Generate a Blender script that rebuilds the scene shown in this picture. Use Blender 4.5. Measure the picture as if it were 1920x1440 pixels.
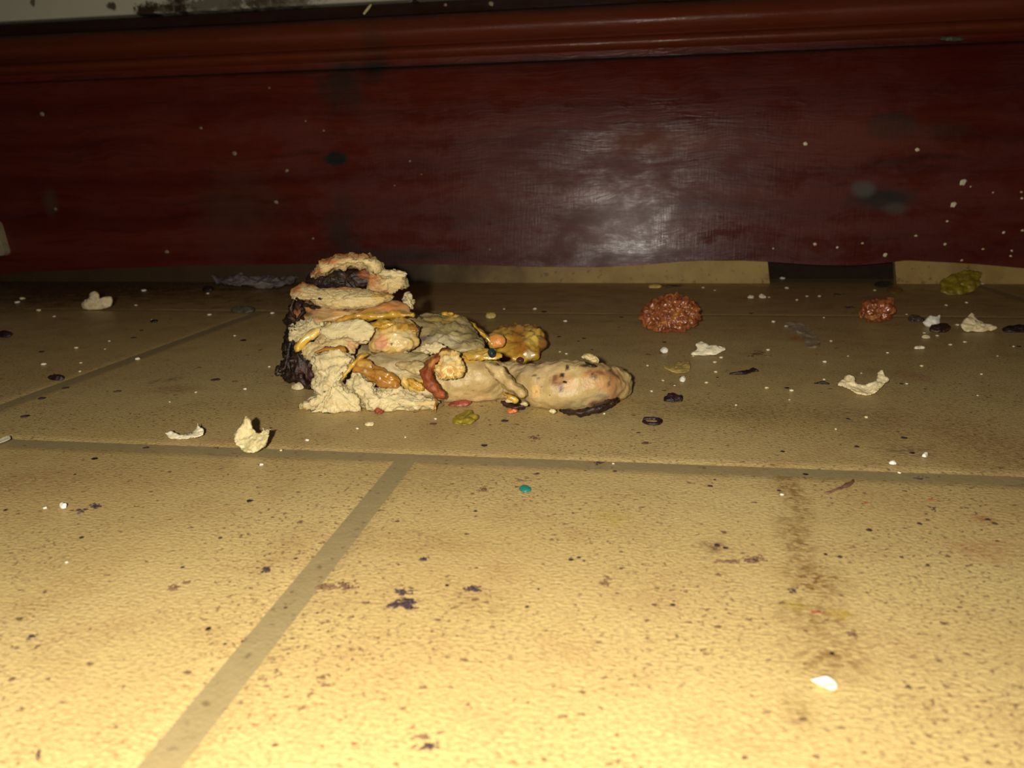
import bpy, bmesh, math, random
import numpy as np
from mathutils import Vector, Matrix, noise

for o in list(bpy.data.objects): bpy.data.objects.remove(o)
C = bpy.context.scene.collection
random.seed(7)

# ------------------------------------------------------------------ camera
F = 1450.0; H = 0.065
def vdir(px, py): return Vector(((px-960)/F, -(py-720)/F, -1.0))
dy = vdir(1190, 327).normalized()
dxn = -vdir(-8500, 505).normalized()
dx = (dxn - dy*dxn.dot(dy)).normalized()
dz = dx.cross(dy)
R = Matrix((dx, dy, dz))                       # camera -> world rotation
cam_d = bpy.data.cameras.new('camera'); cam = bpy.data.objects.new('camera', cam_d); C.objects.link(cam)
cam.matrix_world = Matrix.Translation((0, 0, H)) @ R.to_4x4()
cam_d.sensor_width = 36; cam_d.lens = F/1920*36; cam_d.clip_start = .005; cam_d.clip_end = 20
cam_d.dof.use_dof = True; cam_d.dof.focus_distance = 0.225; cam_d.dof.aperture_fstop = 32
S = bpy.context.scene; S.camera = cam
CAM = Vector((0, 0, H))
def ray(px, py): return R @ vdir(px, py)
def at(px, py, Y):
    r = ray(px, py); return CAM + r*(Y/r.y)
def onfloor(px, py, z=0.0):
    r = ray(px, py); return CAM + r*((z-H)/r.z)
def proj(p):
    v = R.transposed() @ (p - CAM); return (960 + F*v.x/-v.z, 720 - F*v.y/-v.z)
def mpp(p): return -(R.transposed() @ (p-CAM)).z / F   # metres per pixel at p

D = onfloor(1050, 529).y                       # wall line on the floor

# ------------------------------------------------------------------ world, flash, exposure
S.view_settings.view_transform = 'Standard'; S.view_settings.look = 'None'
S.view_settings.gamma = 1; S.view_settings.use_curve_mapping = False
S.view_settings.exposure = 0.0
w = bpy.data.worlds.new('world'); S.world = w; w.use_nodes = True
w.node_tree.nodes['Background'].inputs[0].default_value = (1.0, .72, .45, 1)
w.node_tree.nodes['Background'].inputs[1].default_value = 0.012
ld = bpy.data.lights.new('phone_flash', 'SPOT'); fl = bpy.data.objects.new('phone_flash', ld); C.objects.link(fl)
ld.energy = 3.5; ld.color = (1.0, .93, .80); ld.shadow_soft_size = .003
ld.spot_size = math.radians(160); ld.spot_blend = 1.0
fl.location = CAM + R @ Vector((-.016, .004, .030))
fl.rotation_euler = (at(880, 640, .4) - fl.location).to_track_quat('-Z', 'Y').to_euler()

# ------------------------------------------------------------------ helpers
def tag(o, label=None, cat=None, group=None, kind=None):
    if label: o['label'] = label
    if cat: o['category'] = cat
    if group: o['group'] = group
    if kind: o['kind'] = kind
    return o
def link(name, me, mat=None, parent=None):
    o = bpy.data.objects.new(name, me); C.objects.link(o)
    if mat: me.materials.clear(); me.materials.append(mat)
    if parent: o.parent = parent
    return o
def empty(name, loc):
    o = bpy.data.objects.new(name, None); C.objects.link(o); o.location = loc; o.empty_display_size = .01; return o
def place(o, parent=None):
    """move a mesh built in world space so its origin is at its base centre, then parent it"""
    me = o.data; n = len(me.vertices); a = np.empty(n*3); me.vertices.foreach_get('co', a); a = a.reshape(-1, 3)
    c = a.mean(0); c[2] = a[:, 2].min()
    a -= c; me.vertices.foreach_set('co', a.ravel()); me.update()
    o.location = Vector(c) - (parent.location if parent else Vector((0, 0, 0)))
    if parent: o.parent = parent
    return o
def fbm(p, s, octv=3):
    v = 0; a = 1
    q = p*s
    for _ in range(octv):
        v += a*noise.noise(q); q = q*2.03 + Vector((3.1, 1.7, 9.2)); a *= .5
    return v
def displace(me, amps, clampz=True):
    me.update(); n = len(me.vertices)
    nor = [v.normal.copy() for v in me.vertices]
    for v, nn in zip(me.vertices, nor):
        p = v.co; d = 0
        for (amp, sc, kind) in amps:
            if kind == 'v':
                ds = noise.voronoi(p*sc)[0]; d += amp*(0.35 - 1.5*ds[0]*ds[0])*1.5
            elif kind == 'r': d += amp*(1-2*abs(noise.noise(p*sc)))
            else: d += amp*fbm(p, sc)
        v.co = p + nn*d
        if clampz and v.co.z < .0002: v.co.z = .0002
    me.update()
def paint(me, spots):
    """real colour patches of the food surface, as a point colour attribute"""
    at_ = me.color_attributes.new('paint', 'FLOAT_COLOR', 'POINT')
    n = len(me.vertices); col = np.zeros((n, 4))
    if spots:
        for i, v in enumerate(me.vertices):
            if v.normal.dot(v.co-CAM) > 0.2*(v.co-CAM).length: continue
            x, y = proj(v.co); nz = fbm(v.co, 450, 2)*.45
            for (sx, sy, rx, ry, c, st) in spots:
                d = math.hypot((x-sx)/rx, (y-sy)/ry) + nz
                m = st*min(1, max(0, (1.15-d)/.45))
                if m > 0:
                    a0 = col[i, 3]; na = m + a0*(1-m)
                    col[i, :3] = (np.array(c)*m + col[i, :3]*a0*(1-m))/max(na, 1e-6); col[i, 3] = na
    at_.data.foreach_set('color', col.ravel().astype(np.float32))
def catmull(P, n, closed=False):
    P = [np.array(p, float) for p in P]; m = len(P); out = []
    tot = m if closed else m-1
    for k in range(n):
        t = k/n*tot if closed else k/(n-1)*tot
        i = min(int(t), tot-1); u = t-i
        g = (lambda j: P[j % m]) if closed else (lambda j: P[max(0, min(m-1, j))])
        a, b, c, d = g(i-1), g(i), g(i+1), g(i+2)
        out.append(.5*((2*b)+(-a+c)*u+(2*a-5*b+4*c-d)*u*u+(-a+3*b-3*c+d)*u**3))
    return out
def from_rings(name, rings, cap0, cap1):
    """rings: list of equal-length lists of Vector; cap0/cap1: closing points"""
    n = len(rings[0]); vs = [cap0] + [v for r in rings for v in r] + [cap1]; fs = []
    for j in range(n): fs.append((0, 1+(j+1) % n, 1+j))
    for i in range(len(rings)-1):
        a = 1+i*n; b = a+n
        for j in range(n): k = (j+1) % n; fs.append((a+j, a+k, b+k, b+j))
    a = 1+(len(rings)-1)*n; e = len(vs)-1
    for j in range(n): fs.append((a+j, a+(j+1) % n, e))
    me = bpy.data.meshes.new(name); me.from_pydata([tuple(v) for v in vs], [], fs)
    bm = bmesh.new(); bm.from_mesh(me); bmesh.ops.recalc_face_normals(bm, faces=bm.faces); bm.to_mesh(me); bm.free()
    for p in me.polygons: p.use_smooth = True
    return me
def loft(name, pts, mat, parent=None, amps=(), spots=(), nseg=None, nr=20, rest=False, flat=1.0, round_end=True):
    """pts: (px, py, Y, half height in px, half depth in m); rest: Y solved so the tube lies on the floor"""
    Q = []
    for (px, py, Y, hw, hd) in pts:
        if rest:
            r = ray(px, py); k = -r.z/r.y; Y = H/(k + hw/F*.93)
        p = at(px, py, Y); m = mpp(p)
        Q.append((p.x, p.y, p.z, hw*m, hd if hd else hw*m))
    L = sum((Vector(Q[i+1][:3])-Vector(Q[i][:3])).length for i in range(len(Q)-1))
    nseg = nseg or max(14, int(L/.0006))
    S_ = catmull(Q, nseg); rings = []
    T = [Vector((S_[min(i+1, nseg-1)]-S_[max(i-1, 0)])[:3]).normalized() for i in range(nseg)]
    for i, s in enumerate(S_):
        c = Vector(s[:3]); t = T[i]; vw = (c-CAM).normalized()
        v = (vw - t*vw.dot(t)).normalized(); u = t.cross(v)
        e = 1.0
        if round_end:
            rad = max(s[3], 1e-4); dl = min(i, nseg-1-i)/(nseg-1)*L
            e = math.sqrt(max(.03, 1-max(0, 1-dl/rad)**2))
        rings.append([c + u*(math.cos(a)*s[3]*e) + v*(math.sin(a)*s[4]*e) for a in [2*math.pi*j/nr for j in range(nr)]])
    me = from_rings(name, rings, Vector(S_[0][:3]), Vector(S_[-1][:3]))
    if amps: displace(me, amps)
    paint(me, spots)
    return place(link(name, me, mat), parent)
def blob(name, poly, mat, Yb=None, Yt=None, th=.005, parent=None, amps=(), spots=(), n=72, rk=14, jag=0.0, back=1.0,
         center=None, floor=False, curl=0.0, pw=2.0, seed=0):
    """closed cushion over an outline; standing between depths Yb..Yt or lying on the floor"""
    P = catmull(poly, n, True); P = np.array(P)
    if jag:
        for i in range(n):
            d = P[i]-P.mean(0); s = 1+jag*(noise.noise(Vector((i*.55, seed+.3, 0)))*1.1+noise.noise(Vector((i*1.7, seed+5.3, 0)))*.6)
            P[i] = P.mean(0)+d*s
    c = np.array(center) if center else P.mean(0)
    y1 = P[:, 1].max(); y0 = P[:, 1].min()
    def mp(q):
        if floor: return onfloor(q[0], q[1])
        f = (y1-q[1])/(y1-y0); return at(q[0], q[1], Yb+(Yt-Yb)*f)
    def off(p, s, sgn):
        if floor:
            lift = curl*s**2*(.6+.8*noise.noise(p*180+Vector((seed, 0, 0))))
            return p + Vector((0, 0, max(lift, 0) + (th*math.sqrt(max(0, 1-s**pw)) if sgn > 0 else .00005)))
        d = (p-CAM).normalized()
        return p - d*(sgn*th*(1 if sgn > 0 else back)*max(0, 1-s**pw)**.5)
    ks = [math.sin(.5*math.pi*(k+1)/rk) for k in range(rk)]
    rings = []
    for s in ks: rings.append([off(mp(c+(q-c)*s), s, 1) for q in P])
    for s in reversed(ks[:-1]): rings.append([off(mp(c+(q-c)*s), s, -1) for q in P])
    me = from_rings(name, rings, off(mp(c), 0, 1), off(mp(c), 0, -1))
    if amps: displace(me, amps)
    paint(me, spots)
    return place(link(name, me, mat), parent)

# ------------------------------------------------------------------ materials
class N:
    def __init__(s, name):
        s.m = bpy.data.materials.new(name); s.m.use_nodes = True; s.t = s.m.node_tree
        s.b = s.t.nodes['Principled BSDF']
    def n(s, typ, **kw):
        x = s.t.nodes.new(typ)
        for k, v in kw.items():
            if k in x.inputs.keys() if isinstance(k, str) else False: x.inputs[k].default_value = v
            else: setattr(x, k, v)
        return x
    def l(s, a, b): s.t.links.new(a, b)
    def val(s, x, sock):
        if hasattr(x, 'is_linked') or hasattr(x, 'links'): s.l(x, sock)
        else: sock.default_value = x
    def math(s, op, a, b=0.0, clamp=False):
        x = s.t.nodes.new('ShaderNodeMath'); x.operation = op; x.use_clamp = clamp
        s.val(a, x.inputs[0]); s.val(b, x.inputs[1]); return x.outputs[0]
    def vmath(s, op, a, b):
        x = s.t.nodes.new('ShaderNodeVectorMath'); x.operation = op
        s.val(a, x.inputs[0]); s.val(b, x.inputs[1]); return x
    def mix(s, f, a, b):
        x = s.t.nodes.new('ShaderNodeMix'); x.data_type = 'RGBA'
        s.val(f, x.inputs[0])
        for v, k in ((a, 6), (b, 7)):
            if isinstance(v, (tuple, list)): x.inputs[k].default_value = (*v[:3], 1)
            else: s.l(v, x.inputs[k])
        return x.outputs[2]
    def pos(s): return s.t.nodes.new('ShaderNodeNewGeometry').outputs['Position']
    def noise(s, vec, scale, detail=4, rough=.55, dist=0.0, typ='n'):
        x = s.t.nodes.new('ShaderNodeTexNoise'); s.l(vec, x.inputs['Vector'])
        x.inputs['Scale'].default_value = scale; x.inputs['Detail'].default_value = detail
        x.inputs['Roughness'].default_value = rough; x.inputs['Distortion'].default_value = dist
        return x.outputs['Fac']
    def ramp(s, f, a, b):
        x = s.t.nodes.new('ShaderNodeMapRange'); x.interpolation_type = 'SMOOTHSTEP'
        s.l(f, x.inputs[0]); x.inputs[1].default_value = a; x.inputs[2].default_value = b; return x.outputs[0]
    def scale(s, vec, v): return s.vmath('MULTIPLY', vec, v).outputs[0]
    def ell(s, vec, c, r, nz=None, soft=.45, amp=.8):
        d = s.vmath('MULTIPLY', s.vmath('SUBTRACT', vec, tuple(c)).outputs[0], tuple(1/x if x else 0 for x in r))
        ln = s.vmath('LENGTH', d.outputs[0], (0, 0, 0)).outputs['Value']
        if nz: ln = s.math('ADD', ln, s.math('MULTIPLY', s.math('SUBTRACT', nz, .5), amp*2))
        return s.ramp(ln, 1+soft*.5, 1-soft)
    def bump(s, h, st, dist=.001):
        x = s.t.nodes.new('ShaderNodeBump'); x.inputs['Strength'].default_value = st; x.inputs['Distance'].default_value = dist
        s.l(h, x.inputs['Height']); s.l(x.outputs[0], s.b.inputs['Normal'])
    def out(s, col=None, rough=.5, spec=.5):
        if col is not None:
            if isinstance(col, (tuple, list)): s.b.inputs['Base Color'].default_value = (*col, 1)
            else: s.l(col, s.b.inputs['Base Color'])
        s.val(rough, s.b.inputs['Roughness']); s.b.inputs['Specular IOR Level'].default_value = spec
        return s.m
def food(name, a, b, scale=300, rough=.5, spec=.5, sss=.15, bst=.4, bsc=900, painted=True, specks=None, coat=0):
    m = N(name); p = m.pos(); f = m.ramp(m.noise(p, scale, 5, .6), .3, .7)
    col = m.mix(f, a, b)
    if specks:
        g = m.ramp(m.noise(p, specks[1], 2, .5), specks[2], specks[2]+.06); col = m.mix(g, col, specks[0])
    if painted:
        at_ = m.t.nodes.new('ShaderNodeAttribute'); at_.attribute_name = 'paint'
        col = m.mix(at_.outputs['Alpha'], col, at_.outputs['Color'])
    m.bump(m.noise(p, bsc, 5, .6), bst, .0006)
    if sss: m.b.inputs['Subsurface Weight'].default_value = sss; m.b.inputs['Subsurface Scale'].default_value = .0025; m.b.inputs['Subsurface Radius'].default_value = (1, .6, .3)
    if coat: m.b.inputs['Coat Weight'].default_value = coat; m.b.inputs['Coat Roughness'].default_value = .12
    return m.out(col, rough, spec)
def plain(name, a, b, scale=400, rough=.5, **k): return food(name, a, b, scale, rough, painted=False, sss=0, **k)

# --- vinyl tile
def make_vinyl():
    m = N('vinyl_tile'); p = m.pos()
    big = m.ramp(m.noise(p, 9, 3, .5), .3, .7); mid = m.noise(p, 70, 4, .6)
    col = m.mix(big, (.50, .355, .140), (.60, .45, .19))
    col = m.mix(m.math('MULTIPLY', m.ramp(mid, .45, .75), .35), col, (.36, .195, .075))
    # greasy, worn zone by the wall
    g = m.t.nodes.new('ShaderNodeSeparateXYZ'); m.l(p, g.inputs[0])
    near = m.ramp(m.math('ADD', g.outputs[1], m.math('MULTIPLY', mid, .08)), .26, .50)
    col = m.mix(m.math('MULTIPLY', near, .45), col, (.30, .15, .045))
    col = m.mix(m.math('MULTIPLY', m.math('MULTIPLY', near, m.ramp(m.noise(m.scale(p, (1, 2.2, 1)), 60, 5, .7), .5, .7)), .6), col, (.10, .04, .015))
    # printed grain and dirt speckle
    fine = m.noise(m.scale(p, (1, 1.0, 1)), 1300, 4, .65)
    col = m.mix(m.math('MULTIPLY', m.ramp(fine, .50, .62), .38), col, (.22, .12, .045))
    dens = m.ramp(m.noise(p, 26, 3, .6), .40, .60)
    sp = m.ramp(m.noise(p, 1000, 2, .6), .585, .66)
    col = m.mix(m.math('MULTIPLY', m.math('MULTIPLY', sp, dens), .8), col, (.10, .035, .02))
    sp2 = m.ramp(m.noise(m.scale(p, (1, 1.3, 1)), 480, 2, .5), .665, .71)
    col = m.mix(m.math('MULTIPLY', sp2, .75), col, (.07, .02, .018))
    # individual stains, dirt trails trodden into the relief, dark areas by the wall
    nz = m.noise(p, 260, 5, .75); nzb = m.noise(p, 90, 4, .7)
    grain = m.math('ADD', m.math('MULTIPLY', m.ramp(m.noise(p, 620, 3, .7), .42, .60), .85), .25)
    def floor_tint(px, py, rx, ry, c, st, soft=.9, n_=None):
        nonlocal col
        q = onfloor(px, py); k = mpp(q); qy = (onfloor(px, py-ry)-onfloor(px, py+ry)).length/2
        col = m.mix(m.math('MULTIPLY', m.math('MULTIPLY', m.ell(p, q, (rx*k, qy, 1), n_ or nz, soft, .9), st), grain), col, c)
    for a in ((1485, 925, 26, 60, .5), (1490, 1010, 34, 50, .5), (1525, 1085, 60, 34, .6), (1530, 1160, 75, 45, .45), (1560, 1235, 85, 40, .45), (1500, 1330, 35, 40, .3)):
        floor_tint(a[0], a[1], a[2], a[3], (.20, .10, .025), a[4]*1.5)
    floor_tint(1490, 1136, 22, 9, (.34, .25, .03), .8); floor_tint(1575, 1150, 22, 9, (.42, .28, .03), .8); floor_tint(1145, 970, 38, 16, (.42, .30, .04), .6)
    floor_tint(1850, 1030, 80, 22, (.35, .10, .05), .45); floor_tint(1850, 975, 22, 9, (.30, .10, .03), .7); floor_tint(1710, 705, 38, 12, (.35, .11, .08), .6)
    floor_tint(1700, 845, 60, 12, (.14, .07, .06), .6); floor_tint(1620, 790, 90, 40, (.16, .08, .03), .45, .9, nzb)
    floor_tint(1860, 850, 90, 60, (.20, .10, .04), .4, .9, nzb); floor_tint(60, 900, 120, 26, (.25, .11, .04), .35, .9, nzb)
    floor_tint(900, 1130, 80, 30, (.30, .15, .05), .35); floor_tint(790, 900, 160, 30, (.22, .12, .05), .35, .9, nz)
    floor_tint(1340, 1025, 30, 12, (.13, .05, .03), .8); floor_tint(1800, 800, 160, 60, (.30, .13, .06), .3, .9, nzb)
    floor_tint(1300, 770, 260, 22, (.16, .09, .02), .45); floor_tint(700, 1010, 200, 24, (.25, .13, .05), .3); floor_tint(330, 730, 45, 8, (.16, .05, .03), .55)
    floor_tint(325, 711, 16, 5, (.08, .07, .04), .7); floor_tint(290, 715, 10, 4, (.10, .04, .02), .7); floor_tint(1495, 634, 20, 6, (.40, .07, .02), .8)
    floor_tint(150, 524, 520, 26, (.012, .006, .004), 1.3, .7, nzb); floor_tint(150, 548, 380, 22, (.03, .013, .008), .8, .9, nzb); floor_tint(30, 560, 160, 30, (.05, .022, .012), .7, .9, nzb); floor_tint(600, 560, 200, 26, (.06, .03, .012), .5, .9, nzb)  # broad near-black areas along the wall, strongest at the left
    h = m.noise(m.scale(p, (.8, 1.3, 1)), 1300, 3, .6, 0)
    x = m.math('ADD', m.math('MULTIPLY', h, 1.0), m.math('MULTIPLY', m.noise(p, 330, 2, .5), .18))
    m.bump(x, .45, .0007)
    rg = m.ramp(m.noise(p, 35, 4, .6), .3, .7)
    return m.out(col, m.math('ADD', m.math('MULTIPLY', rg, .15), .36), .42)
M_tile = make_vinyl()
def make_joint():
    m = N('joint'); p = m.pos(); f = m.noise(p, 300, 4, .6)
    c = m.mix(f, (.25, .19, .085), (.34, .26, .125)); c = m.mix(m.math('MULTIPLY', m.ramp(m.noise(p, 500, 3, .6), .62, .7), .6), c, (.1, .06, .03))
    m.bump(m.noise(p, 1500, 3), .3, .0004); return m.out(c, .55, .3)
M_joint = make_joint()

# --- red stained wood
TILT = -math.tan(math.radians(4.2))            # the board leans back at the top
def board_y(z): return D - .006 - TILT*z
def onboard(px, py):
    r = ray(px, py); # board face plane
    t = (D - .006 - TILT*H)/(r.y + TILT*r.z); return CAM + r*t
def zb(px, py): return onboard(px, py).z
def make_wood():
    m = N('red_stained_wood'); p = m.pos()
    warp = m.noise(m.scale(p, (1, 1, 2.5)), 14, 3, .5)
    pz = m.t.nodes.new('ShaderNodeCombineXYZ'); s = m.t.nodes.new('ShaderNodeSeparateXYZ'); m.l(p, s.inputs[0])
    m.l(s.outputs[0], pz.inputs[0]); m.l(m.math('ADD', s.outputs[2], m.math('MULTIPLY', warp, .018)), pz.inputs[2])
    q = pz.outputs[0]
    g1 = m.noise(m.scale(q, (.06, 1, 1)), 160, 5, .65); g2 = m.noise(m.scale(q, (.03, 1, 1)), 55, 3, .5)
    g3 = m.noise(m.scale(q, (.08, 1, 1)), 700, 3, .6)
    col = m.mix(m.ramp(g2, .3, .7), (.070, .0072, .0042), (.118, .018, .010))
    col = m.mix(m.math('MULTIPLY', m.ramp(g1, .5, .72), .6), col, (.032, .005, .0035))
    col = m.mix(m.math('MULTIPLY', m.ramp(g3, .5, .7), .3), col, (.035, .005, .0035))
    nz = m.noise(p, 60, 5, .65)
    rg_mask = None
    def kn(px, py, rx, ry, c, st, soft=.5, amp=.5):
        nonlocal col, rg_mask
        o = onboard(px, py); k = mpp(o); e = m.math('MULTIPLY', m.ell(p, o, (rx*k, .05, ry*k), nz, soft, amp), st)
        col = m.mix(e, col, c); rg_mask = e if rg_mask is None else m.math('MAXIMUM', rg_mask, e)
    G = (.022, .012, .007)
    kn(640, 155, 44, 50, G, .8, .9, 1.1); kn(628, 298, 27, 15, (.012, .008, .006), 1, .35, .5); kn(640, 430, 34, 60, G, .75, .9, 1.1)
    kn(1668, 237, 46, 27, (.016, .010, .007), 1, .35, .7); kn(1760, 245, 60, 16, G, .55, .8); kn(1655, 372, 55, 22, (.022, .017, .012), .9, .7, .9)
    kn(1620, 355, 22, 16, (.10, .09, .075), .8, .6); kn(1680, 392, 26, 12, (.09, .075, .06), .6, .7)
    kn(1010, 115, 1100, 7, (.012, .008, .005), .8, .7, .3); kn(700, 95, 26, 60, (.012, .009, .007), .85, .6)
    kn(450, 395, 90, 75, (.06, .022, .010), .5, .9); kn(730, 480, 160, 16, G, .6, .7, .3)
    kn(1230, 265, 130, 22, (.17, .045, .014), .45, .8); kn(1600, 255, 160, 40, (.15, .030, .012), .5, .8)
    kn(95, 380, 16, 24, (.06, .05, .03), .6, .8)
    # vertical brush marks of the varnish plus grain
    br = m.noise(m.scale(p, (1, 1, .06)), 900, 2, .5)
    hh = m.math('ADD', m.math('MULTIPLY', g1, .8), m.math('ADD', m.math('MULTIPLY', g3, .45), m.math('MULTIPLY', br, .12)))
    m.bump(hh, .42, .0012)
    rr = m.math('ADD', m.math('MULTIPLY', m.ramp(m.noise(m.scale(q, (.45, 1, 1)), 45, 5, .7), .38, .62), .30), .25)
    rr = m.math('ADD', rr, m.math('MULTIPLY', rg_mask, .18))
    oP = onboard(1290, 430); kP = mpp(oP); worn = m.ell(p, oP, (120*kP, .06, 90*kP), nz, .9, .9)
    rr = m.math('SUBTRACT', m.math('ADD', rr, .03), m.math('MULTIPLY', worn, .13))
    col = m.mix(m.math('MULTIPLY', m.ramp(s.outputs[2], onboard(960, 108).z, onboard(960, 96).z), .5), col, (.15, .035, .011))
    col = m.mix(m.math('MULTIPLY', m.ramp(m.math('ADD', s.outputs[2], m.math('MULTIPLY', nz, .003)), zb(960, 34)+.0015, zb(960, 14)+.0015), .9), col, (.016, .008, .005))  # moulding top painted near-black for dust and for shade on its turned-back curve
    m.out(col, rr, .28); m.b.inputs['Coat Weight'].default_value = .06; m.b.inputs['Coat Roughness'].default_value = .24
    return m.m
M_wood = make_wood()
def make_dark():
    m = N('dark_backing'); p = m.pos(); c = m.mix(m.noise(p, 200, 4), (.012, .005, .003), (.03, .017, .009)); return m.out(c, .8, .2)  # near-black colour of the wall behind the board
M_dark = make_dark()
def make_shim():
    m = N('pale_vinyl_upstand'); p = m.pos(); c = m.mix(m.ramp(m.noise(p, 60, 5, .6), .35, .7), (.40, .27, .085), (.30, .185, .055))
    sx_ = m.t.nodes.new('ShaderNodeSeparateXYZ'); m.l(p, sx_.inputs[0])
    dirt = m.ramp(m.math('ADD', sx_.outputs[0], m.math('MULTIPLY', m.noise(p, 50, 4, .6), .10)), at(1180, 510, D).x+.05, at(760, 510, D).x+.05)  # upstand colour turns near-black towards the left
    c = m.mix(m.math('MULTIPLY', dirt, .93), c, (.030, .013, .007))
    c = m.mix(m.math('MULTIPLY', m.ramp(m.noise(p, 300, 3), .6, .7), .5), c, (.08, .04, .02)); return m.out(c, .6, .3)
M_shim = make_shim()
def make_ceramic():
    m = N('cream_wall_tile'); p = m.pos(); c = m.mix(m.noise(p, 40, 3), (.50, .47, .36), (.58, .55, .43))
    n_ = m.noise(p, 220, 5, .7)
    for (px, py, rx, ry, st) in ((268, 22, 26, 14, .95), (400, 5, 150, 14, .75), (203, 10, 9, 7, .9), (330, -5, 26, 22, .9), (520, 0, 90, 16, .7), (55, 3, 5, 9, .8), (300, 14, 60, 8, .8)):
        o = onboard(px, py); k = mpp(o)
        c = m.mix(m.math('MULTIPLY', m.ell(p, o, (rx*k, .06, ry*k), n_, .5, 1.3), st), c, (.035, .022, .010))
    return m.out(c, .35, .5)
M_ceramic = make_ceramic()

# ------------------------------------------------------------------ setting
def box(name, x0, x1, y0, y1, z0, z1, mat, bev=0.0, seg=2, parent=None):
    bm = bmesh.new(); bmesh.ops.create_cube(bm, size=1)
    for v in bm.verts: v.co = Vector((x0+(v.co.x+.5)*(x1-x0), y0+(v.co.y+.5)*(y1-y0), z0+(v.co.z+.5)*(z1-z0)))
    if bev: bmesh.ops.bevel(bm, geom=bm.edges[:], offset=bev, segments=seg, affect='EDGES', profile=.5)
    me = bpy.data.meshes.new(name); bm.to_mesh(me); bm.free()
    for p in me.polygons: p.use_smooth = False
    return place(link(name, me, mat), parent)
fl_o = box('floor', -.75, .75, -.35, D+.03, -.012, -.0003, M_joint); tag(fl_o, kind='structure')
fl_o['label'] = 'tan vinyl floor patterned as stone tiles with grey-green joints'
yA = (onfloor(300, 839).y + onfloor(1500, 884).y)/2     # joint between front and middle row
yB = (onfloor(470, 590).y + onfloor(1700, 586).y)/2     # joint between middle and back row
gap = .0052
xA = onfloor(757, 865).x; xB = onfloor(452, 597).x
def vtile(x0, x1, y0, y1):
    bm = bmesh.new(); r = .003
    nx, ny = 8, 8
    prof = [(0, -.0003), (r*.5, -.0001), (r, 0)]
    vs = []
    for (i_, z) in prof:
        ring = [(x0+i_, y0+i_), (x1-i_, y0+i_), (x1-i_, y1-i_), (x0+i_, y1-i_)]
        vs.append([bm.verts.new((a, b, z)) for a, b in ring])
    for k in range(2):
        for j in range(4): bm.faces.new((vs[k][j], vs[k][(j+1) % 4], vs[k+1][(j+1) % 4], vs[k+1][j]))
    bm.faces.new(vs[2])
    me = bpy.data.meshes.new('tile'); bm.to_mesh(me); bm.free()
    return place(link('tile', me, M_tile), fl_o)
W_ = .40
for row, (y0, y1, xj) in enumerate(((yA-.30, yA-gap/2, xA), (yA+gap/2, yB-.0012, xB), (yB+.0012, D+.006, at(700, 545, D-.03).x-.36-.005))):
    W_ = .40 if row < 2 else .72
    for k in range(-2, 2):
        a = xj+k*W_+gap/2; b = xj+(k+1)*W_-gap/2
        a = max(a, -.74); b = min(b, .74)
        if b-a > .02: vtile(a, b, y0, y1)

# wall behind, with two rows' worth of visible cream tiles above the board
def zb(px, py): return onboard(px, py).z
zt = onboard(350, 24).z + .001
wl = box('wall_back', -.75, .75, D+.021, D+.05, -.012, .6, M_dark); tag(wl, kind='structure'); wl['label'] = 'wall behind the red skirting board, tiled cream above it'
xj = onboard(326, 10).x
for (a, b) in ((xj-.152, xj-.0015), (xj+.0015, xj+.152), (xj-.305, xj-.155), (xj+.155, xj+.305), (xj+.308, xj+.458)):
    for r_ in range(2):
        box('wall_tile', a, b, D+.010, D+.0205, zt+.0005+r_*.153, zt+.0005+.15+r_*.153, M_ceramic, .0015, 2, wl)

# skirting board: profile (distance in front of the tilted face, z) swept along x, with a wavy bottom edge
zg0, zg1 = zb(960, 118), zb(960, 99)
zb0, zb1 = zb(960, 100), zb(960, 74)
zm0, zm1 = zb(960, 72), zb(960, 22)
ztop = zt
def arc(z0, z1, dep, base, n=10): return [(base+dep*math.sin(math.pi*k/n)**.8, z0+(z1-z0)*k/n) for k in range(n+1)]
face = [(0, .0)]
PR = [(0.0, None), (0.0, .03), (0, .06), (0, .09), (0, zg0-.001), (-.0008, zg0), (-.0042, zg0+.0012), (-.0042, zg1-.0004)]
PR += arc(zb0, zb1, .0042, -.0040, 10)
PR += [(-.0042, zb1+.0006)]
n_ = 16
PR += [(-.0042+.0068*math.sin(math.pi*.5*min(1, (k/n_)*2.2))**.8 - (.012*max(0, k/n_-.45)**1.5), zm0+(zm1+.001-zm0)*k/n_) for k in range(n_+1)]
PR += [(-.0075, zm1+.003), (-.0085, ztop-.001), (-.011, ztop)]
x0, x1 = -.55, .50; NX = 260
bott_px = [(0, 512), (200, 503), (420, 496), (560, 495), (700, 494), (850, 496), (1000, 500), (1120, 501), (1200, 497), (1280, 490), (1360, 487), (1440, 491), (1530, 497), (1600, 498), (1650, 494), (1700, 488), (1760, 491), (1830, 495), (1920, 503)]
BX = [onboard(*q).x for q in bott_px]; BZ = [onboard(*q).z for q in bott_px]
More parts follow.
